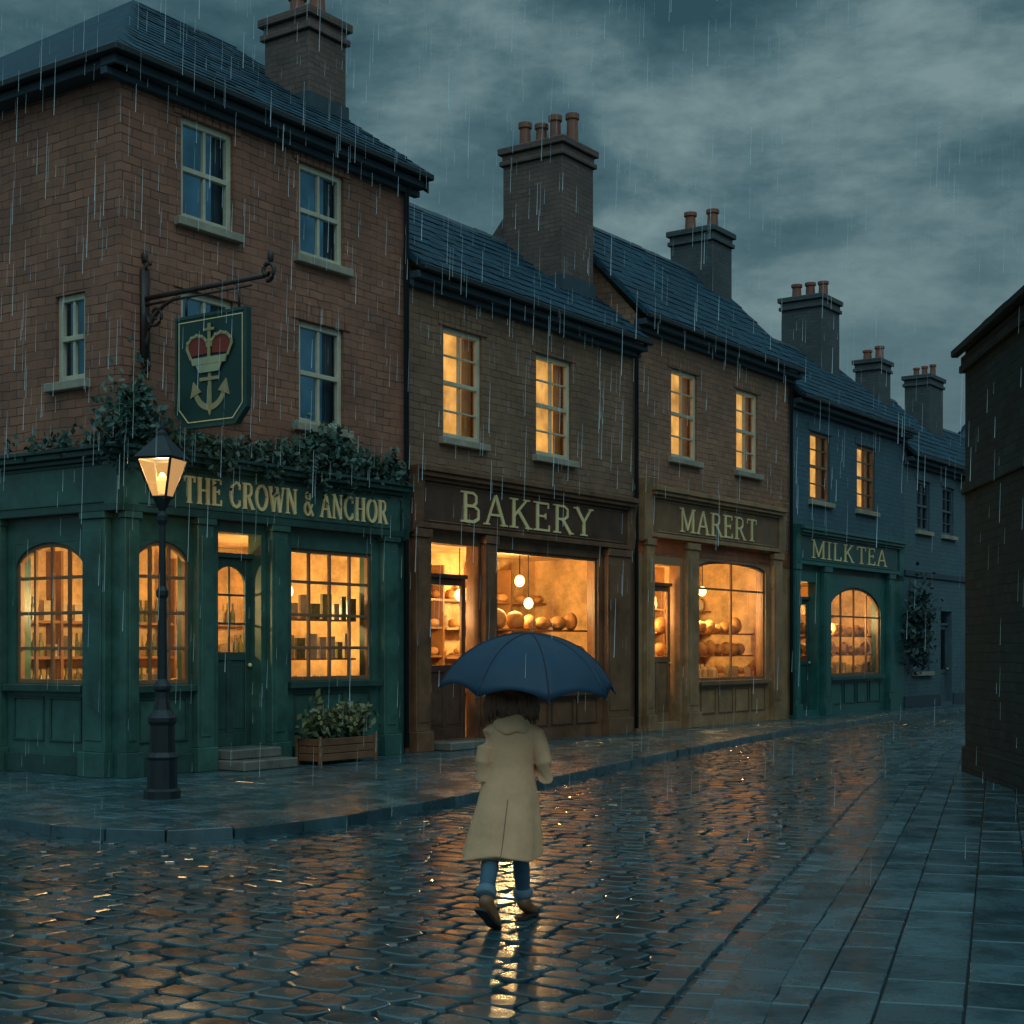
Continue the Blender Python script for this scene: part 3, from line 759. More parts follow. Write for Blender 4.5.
pm = B.p('stallriser_mouldings', M['tan_d'], .006); panels(pm, 18.6, 22.5, .3, .95, .003, 4); pm.box(18.5, 22.6, .003, .14, 1.03, 1.14)
roof(B, a - .12, b + .1, 9.85, 12.75, 2.5)
room(B, a + .2, b - .2, .1, 4.5, 2.4, 'market', [(17.2, 3.2), (20.6, 3.5)], 270)
chimney(B, 23.3, 2.4, 1.2, 1.35, 10.6, 13.9, 2, .68, 'brick_chim2')
dp = B.p('downpipe', M['iron'], smooth=True); dp.tube([(23.95, .1, .1), (23.95, .1, 9.5), (23.95, .35, 9.7)], .05)
B.done()
# milk tea shop
B, a, b = terrace('milk_tea_shop', 24.1, 33.1, 9.2, 11.7, 2.5, 'brick_blue', [(25.47, 26.93, 6.3, 8.3), (29.03, 30.53, 6.3, 8.3)], [1, 1], framem='frame_b')
so = [(24.6, 26.0, .17, 3.9), (26.9, 31.0, 1.16, 3.85)]
wallgrid(B.p('shopfront_panel', M['teal']), a, b, 0, 4.4, so)
door(B, 24.65, 25.95, .17, 3.9, 'teal_d', transom=3.4, glass_frac=.45, tset=-.27)
shopwin(B, *so[1], 4, 1, arch=.8, paintm=M['teal'], framem='frame_b', transom=2.95)
for q in ((24.15, 24.5), (26.2, 26.7), (31.4, 31.9)): pilaster(B, *q, 'teal', 'teal_d', 4.4)
fascia(B, 24.4, 32.2, 'teal_d', 'teal', 4.48, 5.2, 5.45)
console(B, 24.12, 24.4, 'teal', 4.3, 5.5); console(B, 32.2, 32.6, 'teal', 4.3, 5.5)
lettering(B.p('gold_lettering', M['gold']), 'MILK_TEA', 25.2, 31.1, 4.85, .52, .155)
pm = B.p('stallriser_mouldings', M['teal_d'], .006); panels(pm, 26.9, 31.0, .3, .95, .003, 4); pm.box(26.8, 31.1, .003, .14, 1.03, 1.14)
roof(B, a, b, 9.2, 11.7, 2.5)
room(B, a + .2, b - .2, .1, 4.3, 2.4, 'market', [(28.9, 3.1), (25.6, 3.0, -1.2, 0)], 400)
chimney(B, 31.0, 2.4, 1.5, 1.4, 10.0, 13.45, 3, .6, 'brick_chim2')
B.done()
# plain houses further on
def plain(name, s0, s1, eave, ridge, wins, lows, dr, wallm='brick_far', F=F1, d=2.5, back='blueglow', ov=.38, fm='frame', trim='lead', gm='iron'):
    B = Bld(name, F); s0 += .005; s1 -= .005
    ops = wins + lows + [dr]
    wallgrid(B.p('brick_front', M[wallm]), s0, s1, 0, eave, ops)
    for o in wins: sash(B, *o, lit=False, rows=3, lintel=wallm, backm=back, framem=fm)
    for o in lows: sash(B, *o, lit=False, rows=3, lintel=wallm, backm=back, cur=True, framem=fm)
    door(B, *dr, 'greyp', transom=dr[3] - .5, tset=-.2)
    rb_ = B.p('room_back_' + back, M[back]); rb_.face([(dr[0] - .3, -.6, 0), (dr[1] + .3, -.6, 0), (dr[1] + .3, -.6, 4), (dr[0] - .3, -.6, 4)])
    shell(B, s0, s1, eave, ridge, d, wallm)
    pl = B.p('plinth_and_string_course', M[trim], .01)
    pl.box(s0, dr[0] - .1, .003, .06, 0, .4); pl.box(dr[1] + .1, s1, .003, .06, 0, .4); pl.box(s0, s1, .003, .07, 4.4, 4.6)
    roof(B, s0, s1, eave, ridge, d, ov, gm=gm)
    return B
B = plain('terraced_house', 33.1, 38.9, 8.5, 11.2, [(34.3, 35.6, 6.0, 7.7), (36.9, 38.1, 6.0, 7.7)], [(34.0, 35.6, 1.2, 3.4)], (36.7, 37.9, .1, 3.3), fm='greyp')
chimney(B, 36.5, 2.4, 1.1, .9, 9.6, 12.3, 2, .5, 'brick_chim2'); B.done()
B = plain('terraced_house', 38.9, 47.0, 8.1, 10.8, [(40.3, 41.6, 5.8, 7.4), (44, 45.3, 5.8, 7.4)], [(40.0, 41.6, 1.2, 3.4)], (43.7, 44.9, .1, 3.3), fm='greyp')
chimney(B, 41.8, 2.4, 1.5, 1.0, 9.4, 12.5, 3, .5, 'brick_chim2'); B.done()
B = plain('terraced_house', 47.0, 57.0, 8.5, 11.3, [(49, 50.3, 6.0, 7.6), (53, 54.3, 6.0, 7.6)], [(49.0, 50.6, 1.2, 3.4)], (53.7, 54.9, .1, 3.3)); B.done()
B = plain('terraced_house', 57.0, 68.0, 8.2, 11.0, [(59, 60.3, 6.0, 7.6), (63, 64.3, 6.0, 7.6)], [(59.0, 60.6, 1.2, 3.4)], (63.7, 64.9, .1, 3.3)); B.done()
# right-hand side of the street
FR = Frame((7.22, 23.9), (-.075, -.9972), (-.9972, .075))
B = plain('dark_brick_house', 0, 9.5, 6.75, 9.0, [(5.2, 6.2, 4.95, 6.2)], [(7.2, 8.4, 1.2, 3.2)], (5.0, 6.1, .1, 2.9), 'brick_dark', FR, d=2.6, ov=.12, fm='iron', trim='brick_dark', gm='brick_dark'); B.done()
FR2 = Frame((26.0, 51.0), (-UX, -UY), (-UY, UX))
B = plain('terraced_house', 0, 12, 7.6, 10.2, [(2, 3.2, 5.4, 7.0), (7, 8.2, 5.4, 7.0)], [(2, 3.4, 1.2, 3.2)], (6, 7.1, .1, 3.0), 'brick_far', FR2); B.done()
B = plain('terraced_house', 12.0, 23, 7.2, 9.9, [(14, 15.2, 5.2, 6.8), (19, 20.2, 5.2, 6.8)], [(14, 15.4, 1.2, 3.2)], (18, 19.1, .1, 3.0), 'brick_far', FR2); B.done()
# shrub against the blue house
pts = []
for k in range(7): clump(33.2 + .12 * k, .35, 1.2 + .55 * k % 2.2 + .8, .7, .4, .8, 120)
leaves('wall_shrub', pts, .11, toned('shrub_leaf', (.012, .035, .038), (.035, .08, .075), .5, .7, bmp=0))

# ================================================================== ground
def catmull(P, n=8):
    P = [Vector(p) for p in P]; P = [2 * P[0] - P[1]] + P + [2 * P[-1] - P[-2]]; out = []
    for i in range(1, len(P) - 2):
        for k in range(n):
            t = k / n; a, b_, c, d_ = P[i - 1], P[i], P[i + 1], P[i + 2]
            out.append(.5 * ((2 * b_) + (c - a) * t + (2 * a - 5 * b_ + 4 * c - d_) * t * t + (3 * b_ - a - 3 * c + d_) * t ** 3))
    out.append(P[-2]); return out
Lc = catmull([F1.w(s, t, 0)[:2] for s, t in [(-4.3, -30), (-4.3, -12), (-4.3, -2), (-4.35, 2.4), (-4.5, 4.6), (-3.9, 5.75), (-2.5, 6.2), (1.7, 5.7), (7, 4.6), (12, 3.6), (20, 2.4), (36, 1.3), (55, 1.2), (72, 1.2)]], 10)
Rc = catmull([(-.9, 1), (.3, 5.2), (1.34, 9.0), (3.12, 14.5), (5.7, 22.5), (8.5, 30), (11.2, 36.5), (15.6, 43.5), (24, 55.5), (40, 78.5)], 10)
def offset(C, d):   # positive d = to the right of travel
    o = []
    for i, p in enumerate(C):
        t = (C[min(i + 1, len(C) - 1)] - C[max(i - 1, 0)]).normalized(); o.append(p + Vector((t.y, -t.x)) * d)
    return o
def inside(poly, x, y):
    c = False; n = len(poly); j = n - 1
    for i in range(n):
        xi, yi = poly[i]; xj, yj = poly[j]
        if (yi > y) != (yj > y) and x < (xj - xi) * (y - yi) / (yj - yi) + xi: c = not c
        j = i
    return c
def clip(sub, quad):
    out = sub
    ar = sum(quad[i][0] * quad[(i + 1) % 4][1] - quad[(i + 1) % 4][0] * quad[i][1] for i in range(4))
    if ar < 0: quad = quad[::-1]
    for i in range(4):
        a = quad[i]; b_ = quad[(i + 1) % 4]; inp = out; out = []
        if not inp: break
        side = lambda p: (b_[0] - a[0]) * (p[1] - a[1]) - (b_[1] - a[1]) * (p[0] - a[0])
        for k in range(len(inp)):
            P, Q = inp[k - 1], inp[k]; sp_, sq = side(P), side(Q)
            if (sp_ < 0) != (sq < 0):
                t = sp_ / (sp_ - sq); out.append((P[0] + (Q[0] - P[0]) * t, P[1] + (Q[1] - P[1]) * t))
            if sq >= 0: out.append(Q)
    return out
Lin = offset(Lc, -.30); Rin = offset(Rc, .30)
polyL = [tuple(p) for p in Lin] + [F1.w(*q, 0)[:2] for q in ((72, -1), (.6, -1), (.6, -30))]
polyR = [tuple(p) for p in Rin] + [(60, 78), (60, 1)]
fullL = [tuple(p) for p in Lc] + [F1.w(*q, 0)[:2] for q in ((72, -8), (.6, -8), (.6, -30))]
fullR = [tuple(p) for p in Rc] + [(60, 78), (60, 1)]
M['cob'] = toned('wet_cobblestone', (.009, .030, .039), (.030, .074, .086), .15, .30, spec=1.0, bmp=.16, scale=9)
M['flag'] = toned('wet_flagstone', (.020, .050, .060), (.056, .110, .128), .15, .34, spec=.9, bmp=.2, scale=8)
M['grout'] = paint('wet_grit', (.004, .009, .012), .4, .4, spec=.3)
M['earth'] = paint('dark_wet_ground', (.03, .04, .045), .5, .4, scale=.2)

def sheet(name, poly, z, mat):
    p = Part(Frame((0, 0), (1, 0), (0, 1)))
    p.face([(x, y, z) for x, y in poly])
    return p.build(name, mat)
sheet('ground', [(-400, -400), (400, -400), (400, 400), (-400, 400)], -.20, M['earth'])
sheet('road_bed', [(-40, -3), (45, -3), (75, 95), (-60, 95)], -.15, M['grout'])
ob = sheet('pavement_bed', polyL, -.02, M['grout']); ob2 = sheet('pavement_bed', polyR, -.02, M['grout'])
for o in (ob, ob2):
    bm = bmesh.new(); bm.from_mesh(o.data); bmesh.ops.triangulate(bm, faces=bm.faces[:], ngon_method='EAR_CLIP'); bm.to_mesh(o.data); bm.free()

def slabs(name, polys, z, mat, inset=.014, drop=.035, tilt=.006):
    v = []; f = []; tone = []
    for poly in polys:
        n = len(poly)
        if n < 3: continue
        cx_ = sum(p[0] for p in poly) / n; cy_ = sum(p[1] for p in poly) / n
        ta, tb = random.gauss(0, tilt), random.gauss(0, tilt); tn = random.random(); b0 = len(v)
        for (k, zz) in ((0, -drop), (1, -.006), (2, 0)):
            for x, y in poly:
                dx, dy = x - cx_, y - cy_; L = sqrt(dx * dx + dy * dy) + 1e-6; q = max(0, 1 - (inset * (.4 + .6 * k)) / L)
                X, Y = cx_ + dx * q, cy_ + dy * q
                v.append((X, Y, z + zz + dx * ta + dy * tb)); tone.append(tn)
        for r_ in (0, 1):
            for i in range(n):
                j = (i + 1) % n; f.append((b0 + r_ * n + i, b0 + r_ * n + j, b0 + (r_ + 1) * n + j, b0 + (r_ + 1) * n + i))
        f.append([b0 + 2 * n + i for i in range(n)])
    me = bpy.data.meshes.new(name); me.from_pydata(v, [], f)
    at = me.attributes.new('tone', 'FLOAT', 'POINT'); at.data.foreach_set('value', tone)
    me.materials.append(mat); o = bpy.data.objects.new(name, me); coll.objects.link(o); return o

def paving(poly, O, u, a0, a1, b0, b1, w, h, jit=.03):
    u = Vector(u).normalized(); n = Vector((u.y, -u.x)); O = Vector(O); res = []
    b = b0
    while b < b1:
        hh = h * random.uniform(.8, 1.2); a = a0 + random.uniform(0, w)
        while a < a1:
            ww = w * random.uniform(.6, 1.4)
            q = [O + u * (a + da + random.uniform(-jit, jit)) + n * (b + db) for da, db in ((0, 0), (ww, 0), (ww, hh), (0, hh))]
            q = [(p.x, p.y) for p in q]; a += ww
            c = O + u * (a - ww / 2) + n * (b + hh / 2)
            if c.y > 60 or c.y < 1: continue
            ins = [inside(poly, *p) for p in q]
            if all(ins): res.append(q)
            elif any(ins):
                cp = clip(poly, q)
                if len(cp) >= 3:
                    A = abs(sum(cp[i][0] * cp[(i + 1) % len(cp)][1] - cp[(i + 1) % len(cp)][0] * cp[i][1] for i in range(len(cp)))) / 2
                    cl = []
                    for p in cp:
                        if not cl or (abs(p[0] - cl[-1][0]) + abs(p[1] - cl[-1][1])) > .01: cl.append(p)
                    if A > .01 and len(cl) >= 3: res.append(cl)
        b += hh
    return res
pl = paving(polyL, F1.w(0, 0, 0)[:2], (UX, UY), -4.6, 60, -10, 7, .52, .33, .045)
slabs('pavement', pl, 0, M['flag'])
prr = paving(polyR, (1.34, 9.0), (.308, .951), -9, 50, -2, 9, .78, .42, .03)
slabs('pavement', prr, 0, M['flag'])

def kerb(name, C, d, L=.85, z=.004, drop=.19):
    polys = []; acc = [0]
    for a, b in zip(C, C[1:]): acc.append(acc[-1] + (b - a).length)
    def at(s):
        for i in range(len(C) - 1):
            if acc[i + 1] >= s:
                t = (s - acc[i]) / (acc[i + 1] - acc[i] + 1e-9); tg = (C[i + 1] - C[i]).normalized(); return C[i].lerp(C[i + 1], t), Vector((tg.y, -tg.x))
        tg = (C[-1] - C[-2]).normalized(); return C[-1], Vector((tg.y, -tg.x))
    s = 0
    while s < acc[-1] - 1:
        l = L * random.uniform(.8, 1.2); p0, n0 = at(s); p1, n1 = at(s + l)
        if 0 < p0.y < 75: polys.append([tuple(p0 + n0 * random.uniform(-.012, .012)), tuple(p1 + n1 * random.uniform(-.012, .012)), tuple(p1 + n1 * d), tuple(p0 + n0 * d)])
        s += l
    return slabs(name, polys, z, M['flag'], .018, drop, .008)
kerb('kerb', Lc, -.31); kerb('kerb', Rc, .31)
kerb('gutter_setts', offset(Rc, -.03), -.24, .36, -.094, .05); kerb('gutter_setts', offset(Rc, -.30), -.24, .36, -.098, .05)

# cobbles: individual worn, flat-topped stones, coursed across the street
def cobbles():
    rowsW, stw = .25, .37
    S0, S1 = -24, 62
    u = np.array([UX, UY]); n = np.array([UY, -UX]); O = np.array([-5.906, 22.6])
    s = S0
    quads = []
    roadok = lambda x, y: not inside(fullL, x, y) and not inside(fullR, x, y)
    while s < S1:
        w = rowsW * random.uniform(.80, 1.22)
        tt = -9 + random.uniform(0, .3)
        while tt < 24:
            l = stw * random.uniform(.62, 1.38)
            c = O + u * (s + w / 2) + n * (tt + l / 2)
            x, y = c
            if y > 4.5 and y < 60 and abs(x) < .40 * y + 2.0:
                if y < 10 or roadok(x, y): quads.append((s, w, tt, l))
                elif any(roadok(*(O + u * (s + a * w) + n * (tt + b_ * l))) for a in (0, 1) for b_ in (0, 1)):
                    quads.append((s, w, tt, l))
            tt += l
        s += w
    Q = np.array(quads); N = len(Q); rg_ = np.random.default_rng(3)
    c = .20
    ring = np.array([(-.5, -.5 + c), (-.5 + c, -.5), (.5 - c, -.5), (.5, -.5 + c), (.5, .5 - c), (.5 - c, .5), (-.5 + c, .5), (-.5, .5 - c)])
    verts = np.zeros((N, 25, 3))
    tilt = rg_.normal(0, .013, (N, 2)); dz = rg_.normal(0, .0025, N)
    cs = Q[:, 0] + Q[:, 1] / 2; ct = Q[:, 2] + Q[:, 3] / 2
    W = Q[:, 1] - .016; Lh = Q[:, 3] - .016
    sk = rg_.normal(0, .08, (N, 2))
    jit = rg_.normal(0, .011, (N, 8, 2))
    for r_, (sc, z) in enumerate(((1.0, -.035), (.95, -.006), (.84, -.0006))):
        a = ring[None, :, 0] * sc * W[:, None] + ring[None, :, 1] * sk[:, :1] * Lh[:, None] + jit[:, :, 0] * sc
        b_ = ring[None, :, 1] * sc * Lh[:, None] + ring[None, :, 0] * sk[:, 1:] * W[:, None] + jit[:, :, 1] * sc
        S_ = cs[:, None] + a; T_ = ct[:, None] + b_
        S_ = S_ + .10 * np.sin(T_ * .7 + S_ * .12)
        sl = slice(r_ * 8, (r_ + 1) * 8)
        verts[:, sl, 0] = O[0] + u[0] * S_ + n[0] * T_
        verts[:, sl, 1] = O[1] + u[1] * S_ + n[1] * T_
        verts[:, sl, 2] = -.12 + z + dz[:, None] + a * tilt[:, :1] + b_ * tilt[:, 1:]
    verts[:, 24, :] = verts[:, 16:24, :].mean(axis=1); verts[:, 24, 2] += .0012
    F = []
    for r_ in range(2):
        for i in range(8):
            j = (i + 1) % 8; F.append((r_ * 8 + i, r_ * 8 + j, (r_ + 1) * 8 + j, (r_ + 1) * 8 + i))
    T = [(16 + i, 16 + (i + 1) % 8, 24) for i in range(8)]
    base = (np.arange(N) * 25)[:, None, None]
    q = (np.array(F)[None] + base).reshape(-1, 4); tr = (np.array(T)[None] + base).reshape(-1, 3)
    me = bpy.data.meshes.new('cobbled_road')
    me.from_pydata(verts.reshape(-1, 3).tolist(), [], q.tolist() + tr.tolist())
    me.polygons.foreach_set('use_smooth', [False] * len(me.polygons))
    tn = np.repeat(rg_.random(N), 25).astype(np.float32)
    at = me.attributes.new('tone', 'FLOAT', 'POINT'); at.data.foreach_set('value', tn)
    me.materials.append(M['cob']); o = bpy.data.objects.new('cobbled_road', me); coll.objects.link(o)
cobbles()

# ================================================================== street lamp
FW = lambda x, y: Frame((x, y), (1, 0), (0, -1))
le = empty('street_lamp'); FL = FW(-4.56, 19.56)
p = Part(FL)
p.lathe(0, 0, [(.24, 0), (.24, .10), (.20, .13), (.19, .5), (.21, .54), (.17, .60), (.16, .95), (.19, 1.0), (.19, 1.05), (.12, 1.15), (.09, 1.30), (.085, 1.38), (.12, 1.42), (.12, 1.46), (.065, 1.55), (.055, 2.6), (.08, 2.64), (.08, 2.70), (.05, 2.76), (.042, 3.55), (.07, 3.62), (.07, 3.68), (.04, 3.74), (.10, 3.86), (.12, 3.90)], 14)
p.build('post', M['iron'], le, smooth=False)
p = Part(FL); h0, h1 = 3.92, 4.42; r0, r1 = .14, .34
for i in range(4):
    a = pi / 4 + pi / 2 * i + .25; b = a + pi / 2
    p.tube([(r0 * cos(a), r0 * sin(a), h0), (r1 * cos(a), r1 * sin(a), h1)], .018, 6)
    p.tube([(r1 * cos(a), r1 * sin(a), h1), (r1 * cos(b), r1 * sin(b), h1)], .022, 6)
    p.tube([(r0 * cos(a), r0 * sin(a), h0), (r0 * cos(b), r0 * sin(b), h0)], .018, 6)
p.lathe(0, 0, [(.38, 4.43), (.34, 4.47), (.20, 4.60), (.09, 4.70), (.07, 4.72), (.07, 4.76), (.03, 4.80), (.035, 4.84), (.01, 4.92)], 4, pi / 4 + .25)
p.tube([(-.2, 0, 3.80), (.2, 0, 3.80)], .012, 6)
p.build('lantern_frame', M['iron'], le)
p = Part(FL)
for i in range(4):
    a = pi / 4 + pi / 2 * i + .25; b = a + pi / 2
    p.face([(r0 * cos(a), r0 * sin(a), h0), (r0 * cos(b), r0 * sin(b), h0), (r1 * cos(b), r1 * sin(b), h1), (r1 * cos(a), r1 * sin(a), h1)])
p.build('lantern_glass', M['lantern'], le)
p = Part(FL); p.lathe(0, 0, [(.03, 3.97), (.06, 4.02), (.075, 4.10), (.06, 4.18), (.02, 4.24)], 12)
p.build('gas_mantle', emit('gas_mantle', (1.0, .62, .22), 2.2, .1, 6), le, smooth=True)
ld = bpy.data.lights.new('lamp_light', 'POINT'); ld.energy = 260; ld.color = (1, .56, .20); ld.shadow_soft_size = .08
lo_ = bpy.data.objects.new('lamp_light', ld); coll.objects.link(lo_); lo_.parent = le; lo_.location = (-4.56, 19.56, 4.33)

# ================================================================== the walker
we = empty('woman_walking'); FP = Frame((0, 0), (1, 0), (0, 1))
def skin(name, V, E, R, mat, parent, sub=2, root=0):
    me = bpy.data.meshes.new(name); me.from_pydata(V, E, [])
    ob = bpy.data.objects.new(name, me); coll.objects.link(ob); ob.parent = parent
    md = ob.modifiers.new('Skin', 'SKIN'); md.use_smooth_shade = True; md.branch_smoothing = .6
    me.materials.append(mat)
    sv = me.skin_vertices[0].data
    for i, r_ in enumerate(R):
        sv[i].radius = r_ if hasattr(r_, '__len__') else (r_, r_)
    sv[root].use_root = True
    s_ = ob.modifiers.new('Sub', 'SUBSURF'); s_.levels = sub; s_.render_levels = sub
    return ob
G0 = -.12
Yp = 11.2
hipL, hipR = (-.11, Yp, .84), (.07, Yp, .84)
kL, kR = (-.145, Yp + .03, .46), (.06, Yp + .22, .44)
aL, aR = (-.19, Yp - .30, .15), (.085, Yp + .28, 0.05)
V = [(-.02, Yp, .92), (-.01, Yp, 1.10), (0, Yp + .01, 1.28), (0, Yp, 1.40), (-.01, Yp + .02, 1.48)]
R = [(.15, .11), (.125, .095), (.14, .09), (.055, .055), (.05, .05)]
E = [(0, 1), (1, 2), (2, 3), (3, 4)]
def add(chain, parent_i, rads):
    k = parent_i
    for c, r_ in zip(chain, rads):
        V.append(c); R.append(r_); E.append((k, len(V) - 1)); k = len(V) - 1
    return k
add([hipL, ((hipL[0] + kL[0]) / 2, Yp, .64), kL, ((kL[0] + aL[0]) / 2, (kL[1] + aL[1]) / 2 - .01, .31), aL], 0, [.095, .088, .072, .070, .056])
add([hipR, ((hipR[0] + kR[0]) / 2, Yp + .1, .64), kR, ((kR[0] + aR[0]) / 2, (kR[1] + aR[1]) / 2 - .02, .25), aR], 0, [.095, .088, .072, .070, .056])
skin('legs_and_torso', V, E, R, M['jean'], we)
c = Part(FP)
for (a_, k_) in ((aL, kL), (aR, kR)):
    a_ = Vector(a_); k_ = Vector(k_); d_ = (k_ - a_).normalized()
    c.tube([a_ - d_ * .01, a_ + d_ * .0, a_ + d_ * .05, a_ + d_ * .06], [.062, .074, .076, .064], 16)
c.build('jean_cuffs', M['cuff'], we, smooth=True)
def boot(tag, heel, toe, ankle):
    heel, toe, ankle = Vector(heel), Vector(toe), Vector(ankle); f_ = (toe - heel)
    up = Vector((0, 0, 1)); side = f_.cross(up).normalized(); nrm = side.cross(f_).normalized()
    V = [ankle, ankle.lerp(heel, .45), heel + nrm * .052, heel + f_ * .35 + nrm * .062, heel + f_ * .72 + nrm * .042, heel + f_ * .95 + nrm * .036]
    V = [tuple(x) for x in V]
    skin('boot_' + tag, V, [(0, 1), (1, 2), (1, 3), (3, 4), (4, 5)], [.062, .060, .055, .060, (.062, .046), (.044, .034)], M['boot'], we, 2, 1)
    s = Part(FP)
    prof = [(-.055, .034), (-.03, .050), (.25 * f_.length, .044), (.5 * f_.length, .042), (.75 * f_.length, .056), (.95 * f_.length, .048), (1.08 * f_.length, .022)]
    fd = f_.normalized(); bot = []
    for q, w_ in prof: bot.append((heel + fd * q + side * w_, heel + fd * q - side * w_))
    for (l0, r0_), (l1, r1_) in zip(bot, bot[1:]):
        A = [l0, r0_, r1_, l1]; Bq = [x + nrm * .022 for x in A]; k = len(s.v)
        s.v += [tuple(x) for x in A + Bq]
        for ff in ((0, 1, 2, 3), (4, 7, 6, 5), (0, 4, 5, 1), (1, 5, 6, 2), (2, 6, 7, 3), (3, 7, 4, 0)): s.f.append([k + i for i in ff])
    s.build('sole_' + tag, M['sole'], we)
boot('left', (-.215, Yp - .42, .035), (-.115, Yp - .22, G0 + .004), (aL[0], aL[1] - .01, aL[2] + .01))
boot('right', (.075, Yp + .22, G0 + .004), (.17, Yp + .45, G0 + .006), (aR[0], aR[1], aR[2] + .03))
# coat: body and sleeves grown together
hand = Vector((.10, Yp + .33, 1.20))
cp = Part(FP)
rings = [(.385, -.085, .290, .205), (.395, -.085, .294, .21), (.50, -.070, .280, .195), (.65, -.052, .258, .18), (.80, -.034, .230, .162), (.95, -.022, .200, .145), (1.06, -.012, .180, .134), (1.18, -.004, .176, .134), (1.28, 0, .184, .132), (1.34, 0, .182, .122), (1.385, 0, .150, .105), (1.42, 0, .105, .085), (1.44, 0, .07, .06)]
n = 56; b0 = len(cp.v)
for h, cx_, rx, ry in rings:
    q = max(0, (1.05 - h) / .7)
    for i in range(n):
        a = 2 * pi * i / n
        rip = 1 + q * (.06 * sin(5 * a + 1.2) + .035 * sin(9 * a + h * 3))
        hem = .022 * sin(3 * a + .5) * q if h < .4 else 0
        cp.v.append((cx_ + rx * rip * cos(a), Yp + ry * rip * sin(a) - q * .01, h + hem))
for k in range(len(rings) - 1):
    for i in range(n):
        j = (i + 1) % n; cp.f.append([b0 + k * n + i, b0 + k * n + j, b0 + (k + 1) * n + j, b0 + (k + 1) * n + i])
cp.f.append([b0 + i for i in reversed(range(n))]); cp.f.append([b0 + (len(rings) - 1) * n + i for i in range(n)])
elR = Vector((.250, Yp - .04, .98)); elL = Vector((-.220, Yp - .04, .99)); wrL = Vector((-.13, Yp + .25, 1.04)); wrR = hand + Vector((.04, -.055, -.01))
cp.tube([(.12, Yp, 1.335), (.175, Yp - .015, 1.30), (.212, Yp - .04, 1.20), (.236, Yp - .048, 1.09), elR, elR.lerp(wrR, .3), elR.lerp(wrR, .65), wrR], [.06, .070, .068, .064, .060, .058, .054, .050], 16)
cp.tube([(-.12, Yp, 1.335), (-.165, Yp - .015, 1.30), (-.194, Yp - .04, 1.20), (-.212, Yp - .048, 1.10), elL, elL.lerp(wrL, .3), elL.lerp(wrL, .65), wrL], [.06, .068, .066, .062, .058, .056, .052, .048], 16)
ob = cp.build('raincoat', M['coat'], we, smooth=True)
md = ob.modifiers.new('Remesh', 'REMESH'); md.mode = 'VOXEL'; md.voxel_size = .008; md.use_smooth_shade = True
sm = ob.modifiers.new('Smooth', 'SMOOTH'); sm.iterations = 2; sm.factor = .5
# wide turned-down collar round the neck
hd = Part(FP); n = 28
prof = [(1.31, .095, .05, -.09), (1.325, .125, .075, -.075), (1.365, .145, .098, -.045), (1.41, .138, .102, -.02), (1.45, .118, .098, 0), (1.445, .098, .083, .0)]
for h, rx, ry, oy in prof:
    for i in range(n):
        a = 2 * pi * i / n; hd.v.append((rx * cos(a), Yp + oy + ry * sin(a) * (1 + .06 * sin(3 * a)), h + .012 * sin(4 * a)))
for k in range(len(prof) - 1):
    for i in range(n):
        j = (i + 1) % n; hd.f.append([k * n + i, k * n + j, (k + 1) * n + j, (k + 1) * n + i])
hd.f.append(list(reversed(range(n)))); hd.f.append([(len(prof) - 1) * n + i for i in range(n)])
ob = hd.build('coat_collar', M['coat'], we, smooth=True)
s_ = ob.modifiers.new('Sub', 'SUBSURF'); s_.levels = 2; s_.render_levels = 2
se = Part(FP)
def back_y(h):
    for (h0_, c0_, x0_, y0_), (h1_, c1_, x1_, y1_) in zip(rings, rings[1:]):
        if h0_ <= h <= h1_:
            t = (h - h0_) / (h1_ - h0_); ry = y0_ + (y1_ - y0_) * t; cxx = c0_ + (c1_ - c0_) * t; break
    q = max(0, (1.05 - h) / .7); a = 1.5 * pi
    return cxx, Yp - ry * (1 + q * (.06 * sin(5 * a + 1.2) + .035 * sin(9 * a + h * 3))) - q * .01
vp = []
for i in range(16):
    h = .41 + i * .028; cxx, yy = back_y(h); vp.append((cxx, yy - .001, h))
se.tube(vp, .0035, 6)
se.build('coat_seams', M['coat_d'], we)
def ellobj(name, c, r, mat, n=24, m=16, fn=None):
    q = Part(FP); q.ell(0, 0, 0, 1, 1, 1, n, m); q.v = [(c[0] + v[0] * r[0], c[1] + v[1] * r[1], c[2] + v[2] * r[2]) for v in q.v]
    if fn: q.v = [fn(Vector(v)) for v in q.v]
    return q.build(name, mat, we, smooth=True)
hc = Vector((-.005, Yp + .045, 1.585))
def headshape(v):
    d_ = v - hc
    if d_.z < 0: d_.x *= 1 + d_.z * 1.6; d_.y *= 1 + d_.z * .8
    if d_.y > .07 and abs(d_.x) < .03 and -.05 < d_.z < .01: d_.y += .018 * (1 - abs(d_.x) / .03)
    return tuple(hc + d_)
ellobj('head', hc, (.078, .095, .115), M['skin'], fn=headshape)
fc = Part(FP)
fc.ell(hc.x - .032, hc.y + .082, hc.z + .005, .013, .008, .008); fc.ell(hc.x + .032, hc.y + .082, hc.z + .005, .013, .008, .008)
fc.build('eyes', M['sole'], we, smooth=True)
fc = Part(FP); fc.ell(hc.x, hc.y + .085, hc.z - .055, .022, .008, .006); fc.build('mouth', M['redp'], we, smooth=True)
fc = Part(FP); fc.ell(hc.x, hc.y + .10, hc.z - .022, .012, .016, .018); fc.ell(hc.x - .08, hc.y, hc.z - .01, .01, .02, .03); fc.ell(hc.x + .08, hc.y, hc.z - .01, .01, .02, .03); fc.build('nose_and_ears', M['skin'], we, smooth=True)
